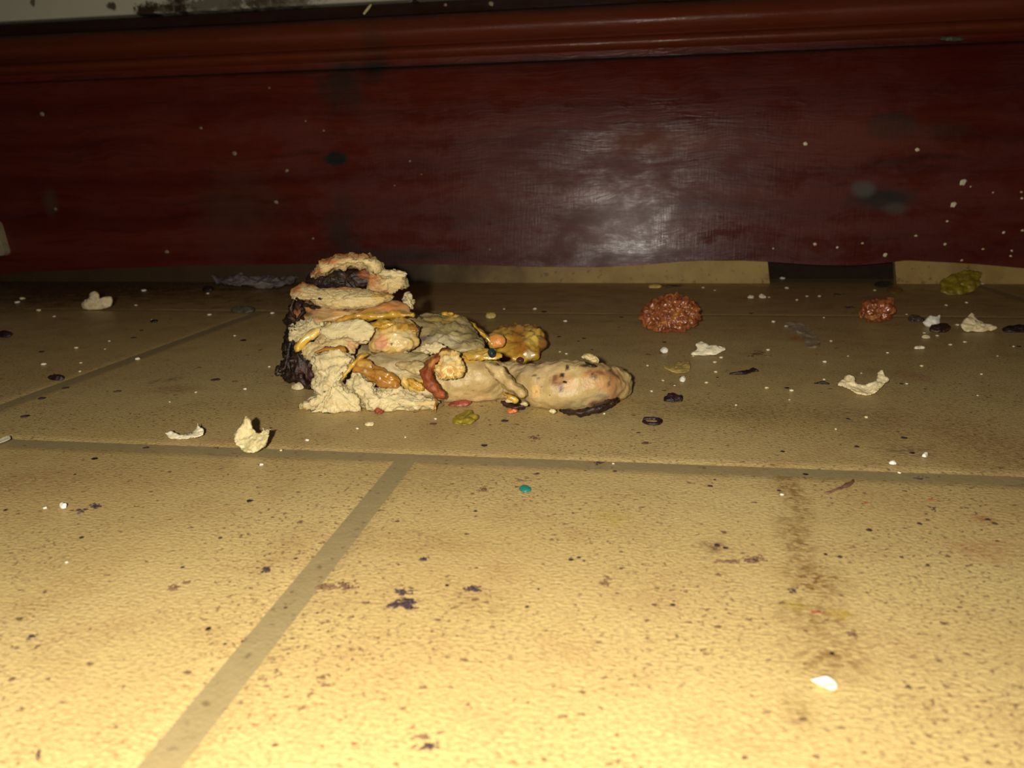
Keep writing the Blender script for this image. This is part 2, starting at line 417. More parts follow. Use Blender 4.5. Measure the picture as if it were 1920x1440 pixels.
def make_skirting():
    vs = []; fs = []
    npf = len(PR)
    for i in range(NX+1):
        x = x0+(x1-x0)*i/NX; zbt = float(np.interp(x, BX, BZ))
        for (d, z) in PR:
            if z is None: z = zbt
            wv = .0004*noise.noise(Vector((x*14, z*30, 0)))
            vs.append((x, board_y(z)-d-wv if z < zg0 else board_y(z)-d, z))
        vs.append((x, D+.0205, ztop)); vs.append((x, D+.0205, zbt+.0003))
    m_ = npf+2
    for i in range(NX):
        for j in range(m_): k = (j+1) % m_; fs.append((i*m_+j, (i+1)*m_+j, (i+1)*m_+k, i*m_+k))
    fs.append(tuple(range(m_))); fs.append(tuple(NX*m_+j for j in reversed(range(m_))))
    me = bpy.data.meshes.new('skirting'); me.from_pydata(vs, [], fs)
    bm = bmesh.new(); bm.from_mesh(me); bmesh.ops.recalc_face_normals(bm, faces=bm.faces); bm.to_mesh(me); bm.free()
    for p in me.polygons: p.use_smooth = True
    e = me.attributes.new('sharp_edge', 'BOOLEAN', 'EDGE')
    return place(link('baseboard_back', me, M_wood))
sk = make_skirting(); tag(sk, kind='structure'); sk['label'] = 'dark red stained wooden skirting board with a moulded top'
md = sk.modifiers.new('split', 'EDGE_SPLIT'); md.split_angle = math.radians(45)
# pale vinyl upstand seen under the board, with the dark gap
def strip(px0, px1, slant=.002, z1=.0135):
    a = at(px0, 510, D).x; b = at(px1, 510, D).x; n = 40; vs = []; fs = []
    for i in range(n+1):
        t = i/n
        for (y, z) in ((D-.0035, .0), (D-.0030, z1*.4), (D-.0022, z1*.8), (D-.0018, z1), (D+.002, z1), (D+.002, 0)):
            x = a+(b-a)*t - slant*(z/z1)
            vs.append((x, y+.0006*noise.noise(Vector((x*40, z*100, 2))), z))
    for i in range(n):
        for j in range(6): k = (j+1) % 6; fs.append((i*6+j, (i+1)*6+j, (i+1)*6+k, i*6+k))
    fs.append(tuple(range(6))); fs.append(tuple(n*6+j for j in reversed(range(6))))
    me = bpy.data.meshes.new('trim'); me.from_pydata(vs, [], fs)
    bm = bmesh.new(); bm.from_mesh(me); bmesh.ops.recalc_face_normals(bm, faces=bm.faces); bm.to_mesh(me); bm.free()
    return place(link('trim_1', me, M_shim))
s1 = strip(-300, 1443); s1['kind'] = 'structure'
s2 = strip(1680, 2400); s2.name = 'trim_2'; s2['kind'] = 'structure'

# ------------------------------------------------------------------ food materials
crumbM = food('bread_crumb', (.70, .55, .27), (.58, .43, .19), 500, .75, .25, .25, .9, 1400, specks=((.25, .17, .07), 1100, .70))
crumbW = food('white_crumb', (.72, .60, .33), (.62, .49, .25), 400, .7, .3, .25, .8, 1500)
doughM = food('baked_dough', (.50, .375, .165), (.40, .275, .11), 150, .38, .5, .3, .35, 1300, specks=((.26, .14, .05), 800, .72))
doughW = food('greasy_dough', (.48, .37, .17), (.38, .27, .11), 260, .35, .5, .25, .5, 800, specks=((.30, .20, .08), 700, .70))
cheeseM = food('yellow_cheese', (.55, .34, .05), (.45, .24, .03), 300, .25, .5, .3, .3, 800, coat=.4)
cheeseP = food('pale_cheese', (.74, .56, .24), (.68, .44, .12), 260, .28, .5, .3, .3, 700, coat=.4)
orangeM = food('orange_sauce', (.42, .21, .04), (.30, .12, .018), 300, .25, .5, .2, .35, 700, coat=.4)
brownM = food('brown_crust', (.30, .085, .022), (.18, .035, .010), 350, .5, .4, .1, .6, 1000)
hamM = food('orange_ham', (.52, .34, .16), (.44, .25, .09), 300, .35, .5, .3, .3, 800)
oliveM = food('olive_beige_mushroom', (.34, .26, .11), (.42, .33, .15), 220, .4, .45, .2, .4, 700, specks=((.12, .09, .04), 600, .70))
charM = food('charred_crust', (.010, .006, .005), (.035, .014, .008), 300, .4, .5, 0, 1.0, 700)
meatM = food('dark_meat', (.06, .022, .012), (.020, .009, .006), 300, .4, .5, 0, .8, 700)

T = lambda *a: a
BR = (.28, .075, .018); BK = (.012, .006, .005); YL = (.66, .40, .03); OR = (.60, .22, .03); WH = (.66, .55, .31); TAN = (.62, .33, .13); PK = (.68, .32, .17); GR = (.16, .13, .10)
pz = empty('pizza_scrap', onfloor(760, 745)); pz.location.z = 0
tag(pz, 'folded half-eaten pizza scrap of torn dough, yellow cheese and black char on the floor', 'food scrap')
SM = ((.0008, 260, 'f'), (.0003, 900, 'f'))
CR = ((.0013, 280, 'f'), (.0005, 620, 'v'), (.0006, 1300, 'f'), (.00025, 1900, 'v'))
def B(name, poly, mat, Yb, Yt, th, **k): return blob(name, poly, mat, Yb, Yt, th, parent=pz, **k)
def Lf(name, pts, mat, **k):
    if 'cheese' in name: pts = [(x, y, Y+.0008, h*.8, d*.6) for (x, y, Y, h, d) in pts]; k['amps'] = ((.0009, 300, 'f'), (.0003, 900, 'f'))
    return loft(name, pts, mat, parent=pz, **k)

B('filling', [(572, 745), (556, 650), (562, 585), (640, 552), (730, 562), (800, 600), (870, 618), (905, 650), (895, 715), (800, 752), (650, 760)], doughW, .226, .262, .010, back=1.6, amps=SM, n=110, rk=22,
  spots=[(800, 636, 26, 7, GR, .9), (690, 650, 14, 10, (.12, .08, .05), .8)])
# upper layers
Lf('crust_slab', [(588, 518, .250, 5, .004), (606, 503, .250, 10, .006), (640, 492, .250, 13, .008), (678, 490, .252, 13, .009), (703, 500, .252, 13, .009), (716, 514, .252, 9, .006)], crumbM, amps=CR,
   spots=[(590, 508, 20, 10, BR, .8), (615, 489, 24, 7, (.42, .14, .03), .95), (655, 479, 40, 6, (.48, .19, .05), .95), (695, 482, 16, 5, (.42, .16, .05), .7)], nr=36)['label'] = 'topmost arched slab of crust with a browned rim'
B('charred_filling', [(574, 520), (600, 508), (640, 500), (685, 497), (708, 508), (706, 530), (682, 542), (655, 547), (615, 543), (585, 538)], charM, .252, .258, .007, amps=((.0014, 300, 'f'), (.0006, 900, 'f')),
  spots=[(688, 515, 16, 10, (.30, .10, .04), .8), (645, 520, 12, 6, (.05, .02, .012), .8)])
B('crust_chunk', [(682, 525), (700, 514), (722, 510), (742, 507), (757, 510), (765, 530), (756, 543), (735, 548), (715, 553), (690, 548)], crumbM, .250, .254, .006, amps=CR, jag=.06,
  spots=[(697, 525, 18, 14, (.50, .20, .07), .85), (712, 545, 26, 8, TAN, .7)])
B('crust_slab', [(544, 556), (548, 541), (566, 532), (585, 534), (604, 540), (650, 539), (690, 543), (722, 550), (738, 556), (722, 566), (698, 577), (665, 581), (620, 580), (596, 574), (578, 562), (556, 563)], crumbM, .238, .246, .007, amps=((.0006, 260, 'f'), (.0004, 900, 'f'), (.0003, 1500, 'v')), n=110, rk=18, center=(630, 560),
  spots=[(552, 540, 14, 12, (.45, .16, .04), .9), (578, 532, 26, 6, (.45, .17, .04), .9), (640, 538, 50, 4, (.55, .27, .08), .7), (715, 552, 26, 8, (.60, .36, .08), .8)])['label'] = 'pale yellow slab of crust, second from the top'
B('crust_chunk', [(752, 557), (764, 550), (776, 562), (774, 577), (760, 582), (754, 570)], crumbW, .248, .250, .004, amps=CR, jag=.1)
B('ham_slice', [(560, 585), (575, 568), (610, 582), (650, 578), (700, 575), (745, 566), (768, 578), (762, 594), (720, 597), (660, 600), (610, 606), (568, 608)], hamM, .236, .246, .006, amps=SM, n=100,
  spots=[(570, 580, 22, 16, (.50, .22, .09), .7), (566, 578, 9, 14, BK, .9), (580, 590, 10, 4, BK, .6), (640, 588, 30, 7, (.62, .36, .16), .7), (738, 578, 28, 9, (.66, .26, .08), .9), (690, 582, 30, 5, (.40, .20, .03), .8), (660, 596, 40, 5, (.52, .33, .05), .9)])
Lf('cheese_strand', [(632, 602, .2335, 5, .002), (665, 594, .2335, 8, .003), (700, 593, .2335, 9, .003), (740, 590, .2345, 8, .003), (778, 592, .236, 6, .003)], cheeseM, amps=((.0008, 350, 'f'),), spots=[(660, 590, 26, 6, (.45, .24, .04), .6)])
B('cheese_lump', [(693, 618), (706, 603), (735, 596), (765, 600), (782, 613), (786, 640), (770, 656), (738, 664), (702, 658), (690, 640)], cheeseP, .227, .238, .009, amps=((.0012, 260, 'f'), (.0004, 800, 'f')), n=90, rk=18,
  spots=[(712, 612, 20, 8, YL, .9), (740, 605, 40, 6, (.62, .42, .10), .7), (760, 614, 18, 7, (.48, .24, .02), .9), (716, 644, 14, 15, PK, .9), (750, 635, 24, 16, WH, .6), (734, 645, 3, 3, BK, .9), (730, 600, 30, 4, (.40, .22, .06), .7)])
B('mushroom_slice', [(768, 600), (795, 590), (842, 590), (874, 602), (898, 624), (908, 648), (890, 660), (840, 664), (792, 660), (772, 630)], oliveM, .234, .262, .008, amps=((.0012, 240, 'f'), (.0005, 800, 'f')), n=100, rk=20,
  spots=[(800, 634, 16, 7, GR, .95), (780, 655, 8, 8, (.10, .07, .05), .9), (835, 640, 30, 12, (.68, .58, .38), .55), (820, 600, 36, 5, (.55, .40, .08), .7), (880, 632, 18, 12, (.26, .19, .08), .7), (820, 652, 24, 6, (.62, .52, .22), .8), (840, 655, 6, 5, BK, .6)])
Lf('cheese_rind', [(828, 589, .252, 4, .002), (850, 592, .256, 5, .002), (878, 603, .259, 5, .002), (903, 624, .262, 6, .003), (926, 648, .262, 7, .003)], cheeseM, amps=((.0005, 400, 'f'),))
B('cheese_lump', [(905, 640), (922, 625), (948, 612), (975, 607), (1003, 611), (1021, 628), (1020, 652), (1004, 672), (965, 682), (925, 668)], cheeseM, .266, .288, .008, amps=((.0013, 260, 'f'), (.0005, 700, 'f')), n=100, rk=20,
  spots=[(972, 632, 16, 24, (.36, .15, .02), .85), (978, 655, 18, 10, (.36, .15, .02), .9), (1000, 634, 16, 14, (.72, .50, .10), .8), (993, 665, 10, 10, WH, .8), (1018, 645, 9, 18, (.22, .09, .03), .8), (972, 613, 40, 4, (.35, .17, .05), .7)])['label'] = 'brown-patched yellow cheese lump at the right'
B('carrot_piece', [(912, 640), (918, 629), (934, 626), (947, 634), (946, 647), (934, 653), (918, 651)], hamM, .262, .264, .002, amps=((.0003, 500, 'f'),), spots=[(929, 638, 22, 16, (.85, .30, .05), .7)])
# left stack, torn
B('charred_edge', [(566, 566), (548, 574), (541, 600), (537, 650), (534, 676), (527, 690), (536, 706), (556, 722), (584, 732), (596, 715), (596, 670), (582, 640), (574, 600)], charM, .228, .244, .008, amps=((.0022, 330, 'f'), (.0010, 900, 'f')), n=90, rk=18, jag=.06,
  spots=[(575, 700, 18, 20, (.060, .022, .013), .9), (556, 590, 10, 12, (.30, .12, .04), .7)])
for q in ([(552, 560, .236, 3, .0015), (546, 580, .235, 3, .001), (556, 598, .234, 2, .001), (568, 584, .233, 2, .001)], [(545, 640, .23, 3, .001), (540, 664, .228, 4, .001), (533, 690, .226, 4, .0015), (522, 690, .226, 3, .001)],
          [(524, 686, .226, 3, .001), (520, 700, .226, 4, .001), (536, 697, .226, 3, .001)], [(560, 700, .222, 6, .002), (575, 722, .221, 6, .002), (592, 712, .221, 5, .002)], [(556, 560, .238, 2, .001), (575, 572, .236, 2.5, .001), (597, 577, .234, 2, .001)],
          [(530, 660, .229, 2, .001), (538, 676, .227, 3, .001), (545, 700, .226, 3, .001)]):
    Lf('char_strand', q, charM, amps=((.0007, 700, 'f'),), nr=10)
B('torn_bread', [(543, 617), (556, 606), (582, 594), (600, 592), (612, 602), (604, 618), (580, 636), (566, 650), (549, 640)], crumbW, .230, .238, .005, amps=CR, jag=.1,
  spots=[(575, 615, 22, 12, (.52, .42, .22), .5), (548, 632, 8, 8, (.5, .4, .2), .4), (562, 620, 4, 3, (.15, .1, .05), .7)])
Lf('cheese_strand', [(556, 658, .224, 7, .003), (566, 645, .225, 9, .003), (582, 632, .227, 9, .003), (602, 620, .228, 8, .003), (622, 610, .230, 6, .002)], cheeseP, amps=((.0008, 400, 'f'),), spots=[(565, 648, 22, 16, YL, .8), (590, 628, 20, 8, (.72, .56, .14), .6)])
B('torn_bread', [(590, 640), (604, 616), (630, 602), (674, 600), (696, 608), (703, 622), (694, 640), (672, 646), (664, 662), (650, 668), (610, 672), (578, 674), (568, 662)], crumbM, .224, .236, .006, amps=((.0009, 280, 'f'), (.0004, 900, 'f')), n=110, rk=18, jag=.05,
  spots=[(670, 648, 26, 12, PK, .45), (600, 645, 20, 16, (.66, .48, .22), .5), (690, 640, 20, 8, (.70, .52, .30), .5)])
B('dough_fold', [(655, 690), (668, 668), (700, 662), (760, 660), (802, 664), (806, 700), (826, 730), (832, 750), (800, 752), (764, 742), (735, 715), (700, 700)], doughM, .213, .226, .007, amps=((.0010, 230, 'f'), (.0004, 700, 'f')), n=110, rk=20,
  spots=[(720, 668, 60, 9, (.42, .36, .20), .75), (785, 668, 26, 8, (.42, .36, .20), .7), (770, 722, 34, 14, (.66, .44, .07), .75), (750, 690, 50, 10, (.74, .60, .36), .6), (778, 705, 9, 2, (.3, .2, .1), .7), (810, 758, 20, 5, (.5, .25, .04), .8)])
B('melted_cheese', [(660, 694), (668, 679), (684, 675), (700, 686), (722, 694), (744, 704), (749, 718), (742, 730), (716, 726), (696, 716), (680, 702)], orangeM, .2075, .212, .0026, amps=((.0011, 300, 'f'), (.0004, 800, 'f')), n=80,
  spots=[(685, 682, 16, 6, (.62, .40, .10), .6), (735, 712, 16, 10, (.40, .17, .015), .7), (684, 695, 3, 3, WH, .8)])['label'] = 'glossy orange-brown melted cheese'
Lf('cheese_strand', [(640, 712, .2085, 5, .002), (650, 697, .2085, 6, .002), (662, 682, .2095, 5, .002), (676, 670, .2115, 4, .002), (692, 664, .214, 3, .002)], cheeseM, amps=((.0005, 500, 'f'),))
Lf('cheese_strand', [(590, 661, .213, 3, .002), (608, 656, .212, 5, .002), (632, 654, .212, 5, .002), (650, 657, .213, 3, .002)], orangeM, amps=((.0005, 500, 'f'),))
B('torn_bread', [(584, 680), (595, 664), (622, 657), (650, 660), (661, 674), (652, 692), (640, 712), (648, 724), (664, 736), (676, 752), (680, 772), (664, 780), (640, 783), (624, 793), (606, 796), (592, 788), (580, 786), (592, 774), (572, 770), (560, 768), (570, 757), (590, 746), (586, 722), (592, 704)], crumbW, .2055, .215, .007, amps=CR, n=150, rk=26, jag=.03, center=(622, 725),
  spots=[(600, 680, 16, 20, (.62, .50, .26), .5), (640, 672, 18, 12, (.70, .56, .28), .5), (566, 767, 14, 6, (.55, .40, .15), .6)])['label'] = 'big torn lump of white bread at the front left'
B('torn_bread', [(652, 716), (662, 700), (674, 697), (684, 708), (697, 716), (703, 728), (722, 722), (745, 724), (762, 732), (790, 742), (818, 748), (824, 758), (800, 768), (766, 772), (730, 776), (708, 772), (690, 776), (676, 764), (664, 745)], crumbW, .2085, .213, .006, amps=CR, n=140, rk=22, jag=.04, center=(715, 748),
  spots=[(800, 757, 22, 8, (.60, .40, .16), .6), (680, 755, 6, 22, (.38, .28, .14), .6), (770, 762, 6, 4, (.45, .28, .1), .7)])
Lf('cheese_strand', [(812, 752, .2075, 4, .0015), (816, 762, .206, 3.5, .0015), (818, 776, .2045, 3, .0012)], orangeM)
# long finger of dough
Lf('dough_finger', [(792, 712, 0, 36, 0), (830, 706, 0, 48, 0), (868, 708, 0, 47, 0), (905, 711, 0, 43, 0), (940, 713, 0, 35, 0), (970, 716, 0, 34, 0), (1010, 722, 0, 42, 0), (1060, 723, 0, 47, 0), (1108, 724, 0, 45, 0), (1142, 721, 0, 36, 0), (1168, 719, 0, 27, 0)], doughM, rest=True, nr=64, nseg=150,
   amps=((.0009, 110, 'f'), (.0006, 300, 'f'), (.00022, 900, 'f')),
   spots=[(905, 668, 60, 14, (.38, .25, .05), .9), (880, 672, 26, 9, (.50, .28, .03), .8), (835, 690, 26, 16, (.70, .52, .16), .6), (960, 692, 40, 10, (.60, .44, .22), .6), (1000, 690, 60, 14, (.62, .44, .24), .5),
          (1122, 706, 36, 26, (.46, .24, .08), .6), (1140, 726, 18, 18, (.46, .26, .10), .6), (1150, 722, 22, 34, (.42, .22, .09), .75), (1065, 715, 20, 18, (.50, .28, .10), .5), (1042, 711, 6, 8, BK, .95), (1051, 724, 5, 10, (.03, .012, .008), .95), (1046, 716, 12, 14, (.30, .13, .05), .6), (1063, 689, 5, 5, BK, .95), (1054, 704, 3.5, 6, BK, .95),
          (1106, 685, 18, 5, BK, .95), (1112, 698, 20, 5, (.22, .07, .03), .7), (1118, 708, 5, 4, BK, .8), (1108, 704, 4, 4, BK, .8), (1143, 694, 5, 4, BK, .8), (1141, 720, 5, 3, BK, .8), (1003, 704, 5, 2, (.05, .05, .02), .9), (1007, 709, 4, 2, (.05, .06, .02), .9), (1005, 733, 9, 12, (.66, .38, .10), .6), (1005, 736, 3, 3, (.35, .12, .02), .8),
          (1128, 742, 15, 7, (.20, .15, .09), .8), (1130, 760, 30, 9, (.10, .03, .02), .9), (1152, 705, 12, 10, (.3, .13, .05), .6), (880, 745, 50, 12, (.70, .48, .22), .5)])['label'] = 'long pale finger of dough with a toasted spotted end'
Lf('dough_fold', [(916, 686, .2125, 8, .003), (936, 700, .2100, 12, .0032), (954, 718, .2078, 13, .003), (974, 735, .2062, 12, .003), (984, 746, .2058, 7, .002)], doughM, amps=((.0010, 260, 'f'), (.0004, 800, 'f')), nr=36)
Lf('cheese_strand', [(944, 736, .205, 3, .0015), (956, 744, .204, 5, .002), (970, 752, .204, 4, .002)], cheeseM)
Lf('crust_rim', [(834, 744, .2060, 4, .002), (820, 734, .2055, 8, .003), (806, 718, .2058, 11, .003), (801, 700, .2063, 10, .003), (808, 682, .2078, 8, .003), (822, 668, .2095, 6, .002), (842, 658, .212, 4, .002)], brownM, amps=((.0011, 300, 'f'), (.0005, 800, 'f')), nr=28,
   spots=[(812, 680, 10, 12, (.45, .18, .04), .7), (826, 740, 10, 6, (.36, .09, .03), .8)])['label'] = 'curled dark reddish-brown rim'
B('cheese_lump', [(816, 686), (824, 668), (842, 660), (862, 664), (872, 684), (866, 702), (848, 712), (828, 710), (820, 700)], cheeseP, .2048, .210, .0034, amps=((.0012, 240, 'f'), (.0005, 700, 'f')), n=80, jag=.12,
  spots=[(848, 694, 14, 5, (.48, .22, .05), .6), (836, 684, 8, 4, (.5, .24, .05), .5), (835, 675, 14, 8, WH, .6), (824, 705, 8, 5, (.5, .2, .04), .6), (850, 672, 10, 5, WH, .6)])
B('pepper_bit', [(914, 660), (920, 653), (928, 657), (927, 668), (919, 670)], plain('blue_black', (.02, .04, .05), (.005, .008, .01), 500, .3), .2085, .2095, .0014, n=24, rk=6)
B('olive_bit', [(968, 674), (975, 669), (983, 674), (979, 681), (970, 680)], plain('dark_olive', (.09, .03, .02), (.03, .01, .01), 500, .3), .214, .215, .002, n=24, rk=6)
B('charred_crust_flake', [(1091, 677), (1104, 679), (1121, 687), (1119, 692), (1104, 690), (1092, 683)], charM, .2140, .2155, .0012, n=40, rk=8)
B('bread_bit', [(1090, 669), (1098, 663), (1110, 664), (1121, 672), (1122, 681), (1112, 681), (1100, 675)], crumbM, .217, .219, .002, n=50, rk=10, amps=((.0004, 900, 'v'),))
Lf('charred_crust_flake', [(1056, 771, .2075, 4, .002), (1080, 774, .206, 5, .003), (1108, 770, .206, 7, .003), (1135, 760, .209, 7, .003), (1150, 752, .212, 4, .002)], charM, amps=((.0008, 600, 'f'),), nr=20)
Lf('charred_crust_flake', [(945, 757, .213, 4, .002), (965, 763, .211, 6, .003), (985, 762, .211, 5, .003)], meatM, amps=((.0008, 600, 'f'),))
for (q, mt, r) in (((1058, 716), charM, 1.2), ((956, 750), crumbW, 6), ((983, 757), crumbW, 4), ((1036, 771), crumbW, 5)):
    B('bread_bit' if mt is crumbW else 'char_speck', [(q[0]-r*1.5, q[1]), (q[0], q[1]-r), (q[0]+r*1.6, q[1]+.2*r), (q[0], q[1]+r)], mt, .2045, .205, .0012, n=24, rk=6, amps=((.0004, 900, 'f'),))
for (nm, mt, Ya, Yb_, poly, sp) in (
    ('bread_shred', crumbW, .2225, .226, [(602, 622), (618, 608), (648, 600), (678, 601), (700, 610), (702, 624), (690, 637), (668, 640), (650, 632), (630, 636), (612, 634)], ()),
    ('bread_shred', crumbM, .2235, .226, [(566, 660), (574, 646), (594, 640), (606, 650), (598, 664), (580, 674)], ()),
    ('cheese_shred', cheeseM, .2250, .2275, [(690, 612), (704, 603), (728, 600), (744, 606), (730, 612), (712, 616)], ()),
    ('cheese_shred', orangeM, .2300, .2320, [(756, 612), (772, 606), (784, 616), (780, 626), (766, 622)], ()),
    ('bread_shred', crumbW, .2235, .2245, [(788, 656), (802, 646), (822, 642), (836, 650), (826, 660), (802, 664)], ()),
    ('cheese_shred', cheeseM, .2130, .2160, [(868, 664), (884, 656), (908, 654), (930, 660), (940, 672), (920, 676), (896, 674), (880, 676)], [(900, 664, 30, 8, (.40, .27, .06), .8)]),
    ('cheese_shred', cheeseM, .2080, .2090, [(762, 708), (780, 712), (796, 724), (790, 732), (772, 726)], ()),
    ('dough_shred', doughW, .2080, .2110, [(742, 684), (770, 676), (796, 682), (800, 696), (790, 704), (764, 696)], ()),
    ('bread_shred', crumbW, .2490, .2500, [(700, 512), (716, 505), (740, 508), (760, 511), (758, 520), (730, 520)], ())):
    B(nm, poly, mt, Ya, Yb_, .0016, n=64, rk=10, jag=.10, amps=((.0005, 420, 'f'), (.0004, 1000, 'f')), spots=sp, seed=poly[0][0])
# crumbs tucked on the heap
for (x, y, Y, r, mt) in ((783, 612, .228, 2, charM), (845, 588, .252, 4, cheeseM), (905, 640, .255, 5, crumbW), (600, 560, .235, 2, charM), (660, 545, .24, 2.5, doughW), (815, 655, .224, 5, crumbW), (800, 660, .220, 4, crumbW), (760, 660, .220, 3, crumbW)):
    B('bread_bit' if mt is not charM else 'char_speck', [(x-r*1.5, y), (x, y-r), (x+r*1.6, y+.2*r), (x, y+r)], mt, Y, Y, .001, n=20, rk=5, amps=((.0003, 900, 'f'),))

# ------------------------------------------------------------------ loose pieces on the floor
flakeM = plain('pale_dry_flake', (.78, .68, .42), (.62, .48, .24), 500, .6, bst=.5)
flakeW = plain('white_flake', (.80, .74, .55), (.68, .58, .36), 500, .45, bst=.3)
whiteM = plain('white_bit', (.85, .82, .72), (.75, .70, .55), 500, .5)
blackM = plain('black_bit', (.010, .006, .008), (.03, .012, .012), 600, .35, bst=.8)
purpleM = plain('dark_smear', (.024, .012, .016), (.060, .028, .026), 700, .6, bst=.5)
redM = plain('red_bit', (.30, .07, .03), (.18, .03, .015), 500, .4)
orgM = plain('orange_bit', (.60, .17, .045), (.42, .09, .025), 500, .4)
greenM = plain('olive_green_bit', (.30, .22, .02), (.17, .12, .012), 400, .3, bst=.5)
tealM = plain('teal_bit', (.01, .20, .15), (.02, .12, .10), 500, .4)
greyM = plain('grey_bit', (.10, .085, .06), (.05, .04, .028), 500, .5)
yelM = plain('yellow_bit', (.60, .45, .14), (.50, .34, .08), 400, .5)
mince = N('minced_meat'); p_ = mince.pos()
c_ = mince.mix(mince.ramp(mince.noise(p_, 420, 4, .6), .35, .65), (.36, .115, .034), (.15, .034, .014)); c_ = mince.mix(mince.math('MULTIPLY', mince.ramp(mince.noise(p_, 260, 3, .6), .55, .68), .8), c_, (.50, .22, .05))
mince.bump(mince.noise(p_, 900, 3), .4, .0006); mince.out(c_, .28, .55); mince.b.inputs['Coat Weight'].default_value = .4; mince.b.inputs['Coat Roughness'].default_value = .12

def lump(name, px, py, rx, ry, mat, label, cat, amps, sub=5, seed=0):
    """a rounded lump resting on the floor; ry covers its visible height"""
    base = onfloor(px, py+ry*.72); k = mpp(base); rz = ry*k*1.02; rX = rx*k
    bm = bmesh.new(); bmesh.ops.create_icosphere(bm, subdivisions=sub, radius=1)
    for v in bm.verts: v.co = Vector((v.co.x*rX, v.co.y*min(rX, rz)*1.1, v.co.z*rz)) + base + Vector((0, 0, rz*.88)) 
    me = bpy.data.meshes.new(name); bm.to_mesh(me); bm.free()
    for p in me.polygons: p.use_smooth = True
    displace(me, amps); paint(me, ())
    return tag(place(link(name, me, mat)), label, cat)
MA = ((.0011, 300, 'v'), (.0007, 620, 'v'), (.0013, 110, 'f'), (.0010, 420, 'f'))
lump('minced_meat', 1257, 596, 55, 34, mince.m, 'large knobbly orange-brown lump of minced meat right of the pizza scrap', 'meat', MA, 6)
lump('minced_meat', 1637, 588, 31, 21, mince.m, 'small orange lump of minced meat left of the dark seeds', 'meat', ((.0009, 320, 'v'), (.0005, 640, 'v'), (.0024, 130, 'f'), (.0007, 420, 'f')), 5)

def inside(P, x, y):
    c = False; j = len(P)-1
    for i in range(len(P)):
        if (P[i][1] > y) != (P[j][1] > y) and x < (P[j][0]-P[i][0])*(y-P[i][1])/(P[j][1]-P[i][1])+P[i][0]: c = not c
        j = i
    return c
def patch(name, poly, mat, th, Y0=None, Y1=None, floor=False, step=1.1, amps=(), curl=.0008, rim=3.0):
    """thin torn flake of any outline: two faces meeting in a ragged rim"""
    P = np.array(catmull(poly, len(poly)*6, True)); x0_, y0_ = P.min(0); x1_, y1_ = P.max(0)
    nx = int((x1_-x0_)/step)+2; ny = int((y1_-y0_)/step)+2; ins = {}
    for i in range(nx):
        for j in range(ny):
            x = x0_+i*step; y = y0_+j*step
            if inside(P, x, y): ins[i, j] = (x, y, np.hypot(P[:, 0]-x, P[:, 1]-y).min())
    quads = [(i, j) for (i, j) in ins if all((i+a, j+b) in ins for a, b in ((1, 0), (1, 1), (0, 1)))]
    from collections import Counter
    cnt = Counter((i+a, j+b) for (i, j) in quads for a, b in ((0, 0), (1, 0), (1, 1), (0, 1)))
    F_ = {}; B2 = {}; vs = []
    for kk, c_ in cnt.items():
        x, y, d = ins[kk]; x += .5*step*noise.noise(Vector((x*.9, y*.9, 1))); y += .5*step*noise.noise(Vector((x*.9, y*.9, 7)))
        p = onfloor(x, y) if floor else at(x, y, Y0+(Y1-Y0)*(y1_-y)/(y1_-y0_)); up = Vector((0, 0, 1)) if floor else (CAM-p).normalized()
        p = p + up*(curl*(.5+fbm(p, 220, 3))) if not floor else p + up*max(0, curl*(.3+fbm(p, 220, 3)))
        t = th*min(1, math.sqrt(d/rim)); p.z = max(p.z, .0002)
        if c_ < 4: F_[kk] = B2[kk] = len(vs); vs.append(p)
        else: F_[kk] = len(vs); vs.append(p+up*t); B2[kk] = len(vs); vs.append(p - (up*t if not floor else up*0))
    fs = []
    for (i, j) in quads:
        q = [(i, j), (i+1, j), (i+1, j+1), (i, j+1)]; fs.append([F_[a] for a in q]); b = [B2[a] for a in reversed(q)]
        if set(b) != set(fs[-1]): fs.append(b)
    me = bpy.data.meshes.new(name); me.from_pydata([tuple(v) for v in vs], [], fs)
    for p in me.polygons: p.use_smooth = True
    if amps: displace(me, amps)
    return place(link(name, me, mat))
def one(o, label, cat='crumb', group=None): return tag(o, label, cat, group)
# white onion-like shaving and pronged flake on the left
one(patch('bread_flake', [(305, 811), (322, 808), (338, 814), (354, 812), (366, 804), (370, 793), (376, 799), (384, 806), (381, 816), (366, 822), (343, 825), (318, 824), (312, 817)], flakeW, .0006, onfloor(345, 825).y, onfloor(345, 825).y+.006, amps=((.0004, 500, 'f'),)), 'thin white curled flake lying just above the long floor joint', 'flake')
one(patch('bread_flake', [(460, 779), (468, 789), (478, 806), (482, 812), (489, 806), (492, 799), (499, 803), (507, 802), (504, 822), (495, 838), (484, 849), (466, 851), (448, 840), (437, 824), (441, 808), (451, 796)], plain('toasted_flake', (.62, .54, .29), (.42, .33, .14), 260, .6, bst=.5), .0008, onfloor(470, 850).y, onfloor(470, 850).y+.006, amps=((.0008, 260, 'f'), (.0003, 900, 'f'))), 'upright tan flake with two prongs straddling the long floor joint', 'flake')
one(blob('bread_flake', [(-14, 832), (0, 828), (18, 823), (20, 828), (5, 834), (-12, 840)], flakeW, floor=True, th=.0007, curl=.001, n=30, rk=8), 'white sliver cut by the left edge, on the long floor joint', 'flake')
one(blob('bread_lump', [(152, 572), (158, 563), (166, 560), (170, 549), (182, 548), (190, 560), (200, 555), (210, 560), (208, 574), (190, 580), (160, 581)], flakeM, onfloor(180, 581).y-.001, onfloor(180, 581).y+.002, .003, amps=((.0006, 400, 'f'),), n=60, rk=10), 'pale three-lobed lump near the board at far left', 'crumb')
